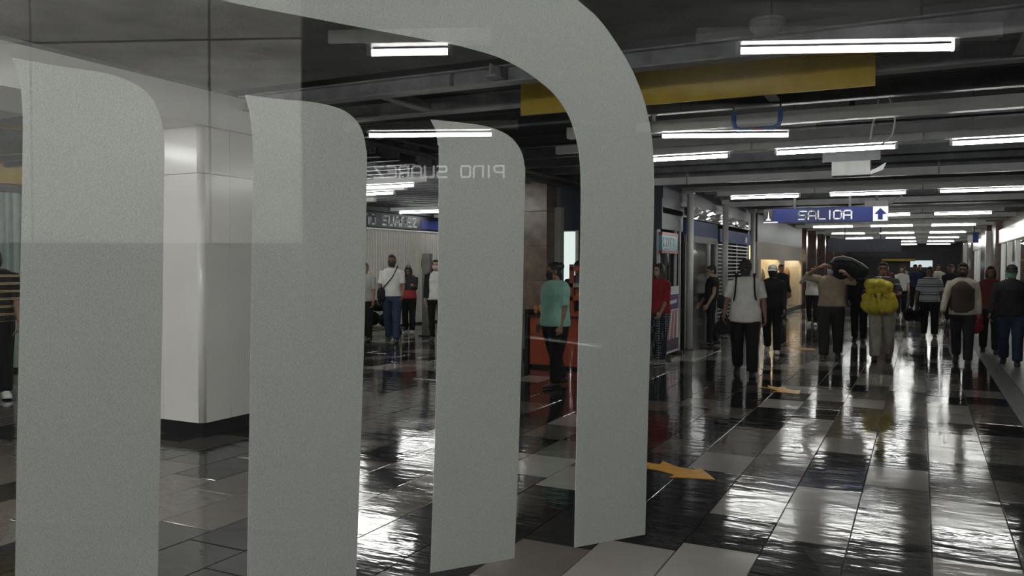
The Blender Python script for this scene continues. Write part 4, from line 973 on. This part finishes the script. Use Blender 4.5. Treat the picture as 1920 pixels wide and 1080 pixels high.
# --- people behind him
person('man with a white cap in black clothes just behind the white-shirted man', -2.40, 15.41, 1.62, 5, 'skin', BLK, 1.0, BLK, (.6, .6, .58), (10, 5, -12, 20), cap=(.5, .5, .48), mask=(.02, .02, .02))
person('dark figure standing by the beige shop window', -3.6, 24.6, 1.62, 40, 'skin', BLK, 1.0, BLK, far=True, legs=(2, 2, -3, 4))
# --- woman in white behind the beige-shirted man
person('woman in a white top and dark leggings left of the man carrying a black bag', -2.58, 23.16, 1.60, 0, 'skin2', WHT, 1.0, BLK, (.7, .7, .68), (10, 4, -8, 16), la=((.3, -.12, 1.2), (.16, -.28, 1.36)), ra=((-.3, -.12, 1.2), (-.16, -.28, 1.36)), hair='long', loose=.4)
# --- beige shirt man with the big bag
p, W, A, S_ = person('man in a beige shirt carrying a large black bag on his shoulder', -1.36, 14.95, 1.69, 4, 'skin2', BEI, .62, OLV, (.012, .012, .012), (-8, 18, 16, 8), la=((.36, -.06, 1.33), (.24, -.2, 1.46)), ra=((-.43, -.02, 1.42), (-.2, -.12, 1.58)), head=(0, 8), mask=(.45, .52, .58), fat=1.1, loose=1.6, hem=.92)
bg = thing('shoulder_bag', 'large black stuffed bag with pale piping on the shoulder of the beige-shirted man', 'bag', (-1.18, 14.95, 1.45))
blob('bag_body', cloth('black_leather', (.02, .024, .024)), [((-.03, 0, .1), .2, .17, .2), ((.1, 0, .1), .2, .17, .17), ((.25, 0, .05), .16, .15, .12), ((-.06, 0, -.0), .13, .15, .12)], .018, 5, bg)
wtube([(-.21, -.1, .16), (-.13, -.11, .275), (0, -.11, .3), (.14, -.11, .265), (.3, -.1, .175), (.39, -.08, .1)], .011).build('piping', mat('piping_pale', (.5, .48, .44), .4), bg, smooth=True)
# --- black-clothed woman between them
person('woman all in black between the beige-shirted man and the yellow bundle', -1.15, 18.63, 1.56, 0, 'skin2', BLK, 1.0, BLK, legs=(8, 6, -8, 14), hair='long', la=(14, 4, 40), ra=(14, 4, 40))
# --- man with the yellow bundle
p, W, A, S_ = person('man in a black T-shirt and khaki trousers hugging a yellow bundle', -0.58, 15.23, 1.69, 2, 'skin', stripe_mat('black_white_trim', [(0, (.012, .012, .013)), (.93, (.5, .5, .48))], 8.5), .42, KHA, (.02, .02, .02), (-12, 20, 16, 6), la=((.27, -.16, 1.15), (.02, -.30, 1.13)), ra=((-.27, -.16, 1.1), (-.04, -.30, 1.08)), fat=1.08, loose=1.7)
yb_ = thing('jacket_bundle', 'bright yellow bundled jacket held against the chest of the khaki-trousered man', 'bundle', (-0.62, 14.97, 0.85))
YEL = mat('yellow_nylon', (.62, .50, .025), .5, noise=.15, nscale=9, bump=.9, bscale=9)
o = blob('bundle_body', YEL, [((-.15, 0, .1), .12, .1, .13), ((.15, 0, .1), .13, .1, .14), ((-.05, 0, .08), .15, .11, .14), ((.06, 0, .1), .15, .11, .15), ((-.17, 0, .2), .09, .09, .09), ((.16, 0, .22), .09, .09, .08), ((0, .02, .22), .18, .09, .08)], .011, 3, yb_); CRUMPLE[o] = (.03, 9)
o = blob('bundle_top', YEL, [((-.12, 0, .43), .1, .1, .09), ((.0, 0, .44), .12, .1, .075), ((.1, 0, .40), .1, .09, .08), ((-.05, .02, .34), .16, .1, .08), ((.08, .02, .34), .13, .1, .07)], .011, 3, yb_); CRUMPLE[o] = (.028, 10)
blob('hanging_sleeve', YEL, [((0, -.11, .2), .03, .03, .09), ((.02, -.12, .09), .035, .03, .08), ((.0, -.1, .27), .045, .03, .03)], .009, 2, yb_)
# --- striped polo man
POL = stripe_mat('polo_stripes', [(0, (.5, .52, .54)), (.3, (.04, .06, .13)), (.42, (.5, .52, .54)), (.6, (.16, .24, .3)), (.72, (.55, .56, .56))], 5.6)
person('man in a white polo shirt with blue stripes walking down the middle', 0.18, 20.5, 1.58, 0, 'skin', POL, .45, BLK, (.2, .09, .05), (8, 4, -6, 10), (4, 16, 20), (4, 16, 20), fat=1.15, loose=1.3)
# --- vest man
person('man in a brown sweater vest over a cream long-sleeved shirt', 0.61, 15.28, 1.66, -6, 'skin', CRM, 1.0, DKG, (.015, .015, .016), (8, 3, -14, 20), (2, 12, 10), (14, 16, 12), vest=BRN, mask=(.03, .03, .03), loose=1.2, hem=.84)
# --- green mask man and companion
person('man with a pale green mask and black cap at the right edge', 1.31, 15.49, 1.63, -8, 'skin2', DKG, 1.0, JEAN, (.02, .02, .02), (12, 6, -8, 18), (4, 14, 20), (6, 16, 20), cap=(.012, .012, .013), mask=(.22, .55, .42), fat=1.12, loose=1.4, hem=.84)
person('person in dark red half hidden behind the green-masked man', 1.14, 17.4, 1.6, 0, 'skin', cloth('dark_red', (.12, .02, .02)), 1.0, BLK, legs=(8, 4, -8, 14), hair='bob')
rb = thing('red_bag', 'dark red cloth bag hanging beside the green-masked man', 'bag', (0.88, 17.25, .36))
blob('bag_body', cloth('bag_red', (.2, .012, .018)), [((0, 0, .12), .17, .09, .13), ((.05, 0, .27), .11, .07, .13)], .015, 4, rb)
wtube([(.02, 0, .34), (.03, 0, .4), (.03, .05, .46)], .022).build('bag_neck', cloth('bag_red', (.2, .012, .018)), rb, smooth=True)
# --- crowd farther back
crowd = [(0.75, 26.0, 1.65, 'man in a black jacket walking behind the striped-polo man, right side', BLK, BLK, 'short', None),
 (-0.56, 29.0, 1.6, 'person in a pale grey top in the distance left of the striped-polo man', GRYW, BLK, 'long', None),
 (-0.2, 33.5, 1.66, 'distant person in a blue jacket and red bag beside the striped-polo man', cloth('blue_jacket', (.03, .035, .10)), BLK, 'short', None),
 (-0.95, 27.2, 1.68, 'distant person in a dark red top behind the yellow bundle man', cloth('maroon', (.1, .025, .03)), BLK, 'short', (.4, .45, .5)),
 (-1.7, 29.0, 1.62, 'distant person in dark grey behind the black-clothed woman', DKG, BLK, 'short', (.5, .5, .5)),
 (0.55, 34.0, 1.66, 'distant person in a cream top beside the right-hand shops', CRM, DKG, 'short', None),
 (-0.05, 40.0, 1.66, 'far person in black near the corridor end, middle', BLK, BLK, 'short', None),
 (-1.3, 38.0, 1.6, 'far person in white near the corridor end, left', WHT, BLK, 'bob', None),
 (1.1, 42.0, 1.64, 'far person in charcoal near the corridor end, right', DKG, BLK, 'short', None),
 (-0.75, 44.0, 1.62, 'farthest person in pale grey at the corridor end', GRYW, DKG, 'short', None)]
for i, (x, y, h, lb, sh_, tr, hr_, mk) in enumerate(crowd):
    person(lb, x, y, h, (-6, 5, 0, 8)[i % 4], ('skin', 'skin2')[i % 2], sh_, (1.0, .45)[i % 2], tr, legs=((10, 5, -10, 16), (-10, 16, 12, 6))[i % 2], hair=hr_, mask=mk, far=True)
db = thing('duffel_bag', 'black bag carried low beside the striped-polo man', 'bag', (-0.15, 20.42, .36))
blob('bag_body', BLK, [((-.08, 0, .14), .13, .1, .15), ((.1, 0, .13), .14, .1, .14)], .016, 3, db)
wtube([(-.12, 0, .26), (-.08, 0, .4), (.06, 0, .41), (.12, 0, .26)], .011).build('bag_handle', BLK, db, smooth=True)
# --- girl at the shop door
person('young woman in dark clothes standing at the shop door by the white posts', -3.72, 16.3, 1.6, -62, 'skin3', cloth('dark_top', (.018, .012, .014)), .2, BLK, (.012, .012, .012), (4, 2, -8, 6), (6, 4, 24), (10, 6, 26), lean=6, head=(0, 18), hair='short', loose=.3, hem=.98)
gb = thing('hand_bag', 'dark bag at the hip of the young woman by the shop door', 'bag', (-3.55, 16.55, .78))
blob('bag_body', DKG, [((0, 0, .1), .1, .07, .12), ((0, 0, .02), .1, .07, .08)], .014, 3, gb)
wtube([(-.05, 0, .2), (-.1, -.05, .4), (-.12, -.1, .6)], .008).build('bag_strap', DKG, gb, smooth=True)
# --- woman in red, dotted trousers
person('woman in a red top and dotted trousers half hidden by the right logo bar', -3.78, 12.95, 1.62, -30, 'skin3', RED, .6, dot_mat('dotted_cloth', (.015, .02, .03), (.35, .42, .42), 26), (.3, .3, .3), (4, 2, -4, 4), (6, 8, 30), (6, 8, 30), hair='long', loose=1.6, fat=1.05)
# --- woman in mint
person('woman in a mint green T-shirt and black trousers beside the orange kiosk', -4.25, 9.82, 1.63, -38, 'skin2', MINT, .46, BLK, (.02, .02, .02), (6, 4, -8, 8), (-4, 8, 18), (4, 8, 16), head=(-22, 4), hair='bun', mask=(.015, .015, .016), fat=1.3, loose=1.4, hem=.84)
person('vendor with black hair standing behind the orange kiosk', -5.05, 12.62, 1.66, 0, 'skin', BLK, .4, BLK, hair='short', legs=(1, 1, -1, 2), head=(15, 10))
# --- left hall
p, W, A, S_ = person('man in a white T-shirt and blue jeans with a strap across his chest', -9.62, 13.89, 1.80, 25, 'skin', WHT, .42, JEAN, (.02, .02, .02), (12, 6, -10, 14), (8, 10, 40), (2, 12, 20), mask=(.03, .03, .03), hem=.9)
cbg = thing('crossbody_bag', 'black crossbody bag of the man in the white T-shirt and jeans', 'bag', (-9.62, 13.89, 0), R(25))
BN = cloth('black_nylon', (.012, .012, .014))
blob('bag_body', BN, [((-.2, -.12, 1.0), .09, .06, .13), ((-.2, -.12, .92), .09, .06, .09)], .013, 3, cbg)
wtube([(.1, .1, 1.5), (.11, 0, 1.545), (.1, -.09, 1.48), (.04, -.155, 1.34), (-.08, -.15, 1.2), (-.18, -.13, 1.1)], .028, .01).build('strap', BN, cbg, smooth=True)
person('hooded man in black and red looking down at his phone', -10.55, 15.9, 1.58, 20, 'skin', stripe_mat('black_red_jacket', [(0, (.35, .03, .02)), (.5, (.012, .012, .013))], .5), 1.0, BLK, (.6, .6, .6), (4, 2, -4, 3), (20, 6, 85), (20, 6, 85), head=(0, 26), hair='bob')
ph = thing('mobile_phone', 'phone held by the hooded man', 'phone', (-10.42, 15.6, 1.02))
MB().box(-.037, .037, -.005, .005, 0, .15).build('phone_body', M['black'], ph, bevel=.004); MB().box(-.033, .033, .005, .006, .01, .14).build('screen', emit_mat('screen_glow', (.7, .8, 1), 1.2), ph)
p, W, A, S_ = person('long-haired woman with a white top and open black jacket beside the grey post', -8.95, 14.5, 1.70, 22, 'skin3', WHT, .0, BLK, (.03, .03, .03), (4, 2, -6, 5), (4, 6, 12), (4, 6, 12), hair='long', loose=.4, mask=(.55, .4, .4))
jk = MB()
for q in (-1, 1):
    jk.loft([(Vector((.15*q, .02, .9)), .06, .13), (Vector((.15*q, .02, 1.1)), .06, .125), (Vector((.15*q, .015, 1.3)), .06, .12), (Vector((.11*q, .01, 1.41)), .06, .09)], n=12, cap=.1)
    jk.loft([(Vector((.17*q, 0, 1.38)), .07, .07), (Vector((.2*q, -.02, 1.1)), .062, .062), (Vector((.205*q, -.07, .9)), .05, .05)], n=12, cap=.1)
o = jk.build('open_jacket', BLK, p); remesh(o, .014, 4, .5)
person('person in a pale patterned shirt cut off by the second frosted bar', -10.3, 13.9, 1.62, 20, 'skin2', cloth('pale_pattern', (.36, .36, .34)), .45, BLK, legs=(6, 3, -6, 8))
person('person in a black top with thin gold stripes at the far left edge', -9.86, 6.0, 1.83, 60, 'skin2', stripe_mat('black_gold_stripes', [(0, (.012, .011, .011)), (.72, (.42, .33, .17)), (.82, (.012, .011, .011)), (.88, (.42, .33, .17))], 11), .5, BLK, (.7, .7, .68), (14, 6, -16, 20), hair='bob', fat=1.1)

# ------------------------------------------------------------------ bake the remeshed figures into plain meshes
bpy.context.view_layer.update()
dg = bpy.context.evaluated_depsgraph_get()
for o in PENDING:
    me = bpy.data.meshes.new_from_object(o.evaluated_get(dg)); old = o.data
    o.modifiers.clear(); o.data = me; me.name = o.name
    for p_ in me.polygons: p_.use_smooth = True
    if o in CRUMPLE:
        amp, sc_ = CRUMPLE[o]
        of = Vector((o.parent.location.x*7, o.parent.location.y*3, 0)); cs_ = []
        nr = [v.normal.copy() for v in me.vertices]
        for v, nv in zip(me.vertices, nr):
            q = v.co*sc_ + of; q.z *= .6
            cs_ += list(v.co + nv*amp*((1 - 2*abs(noise.noise(q)))*.6 + .15))
        me.vertices.foreach_set('co', cs_); me.update()
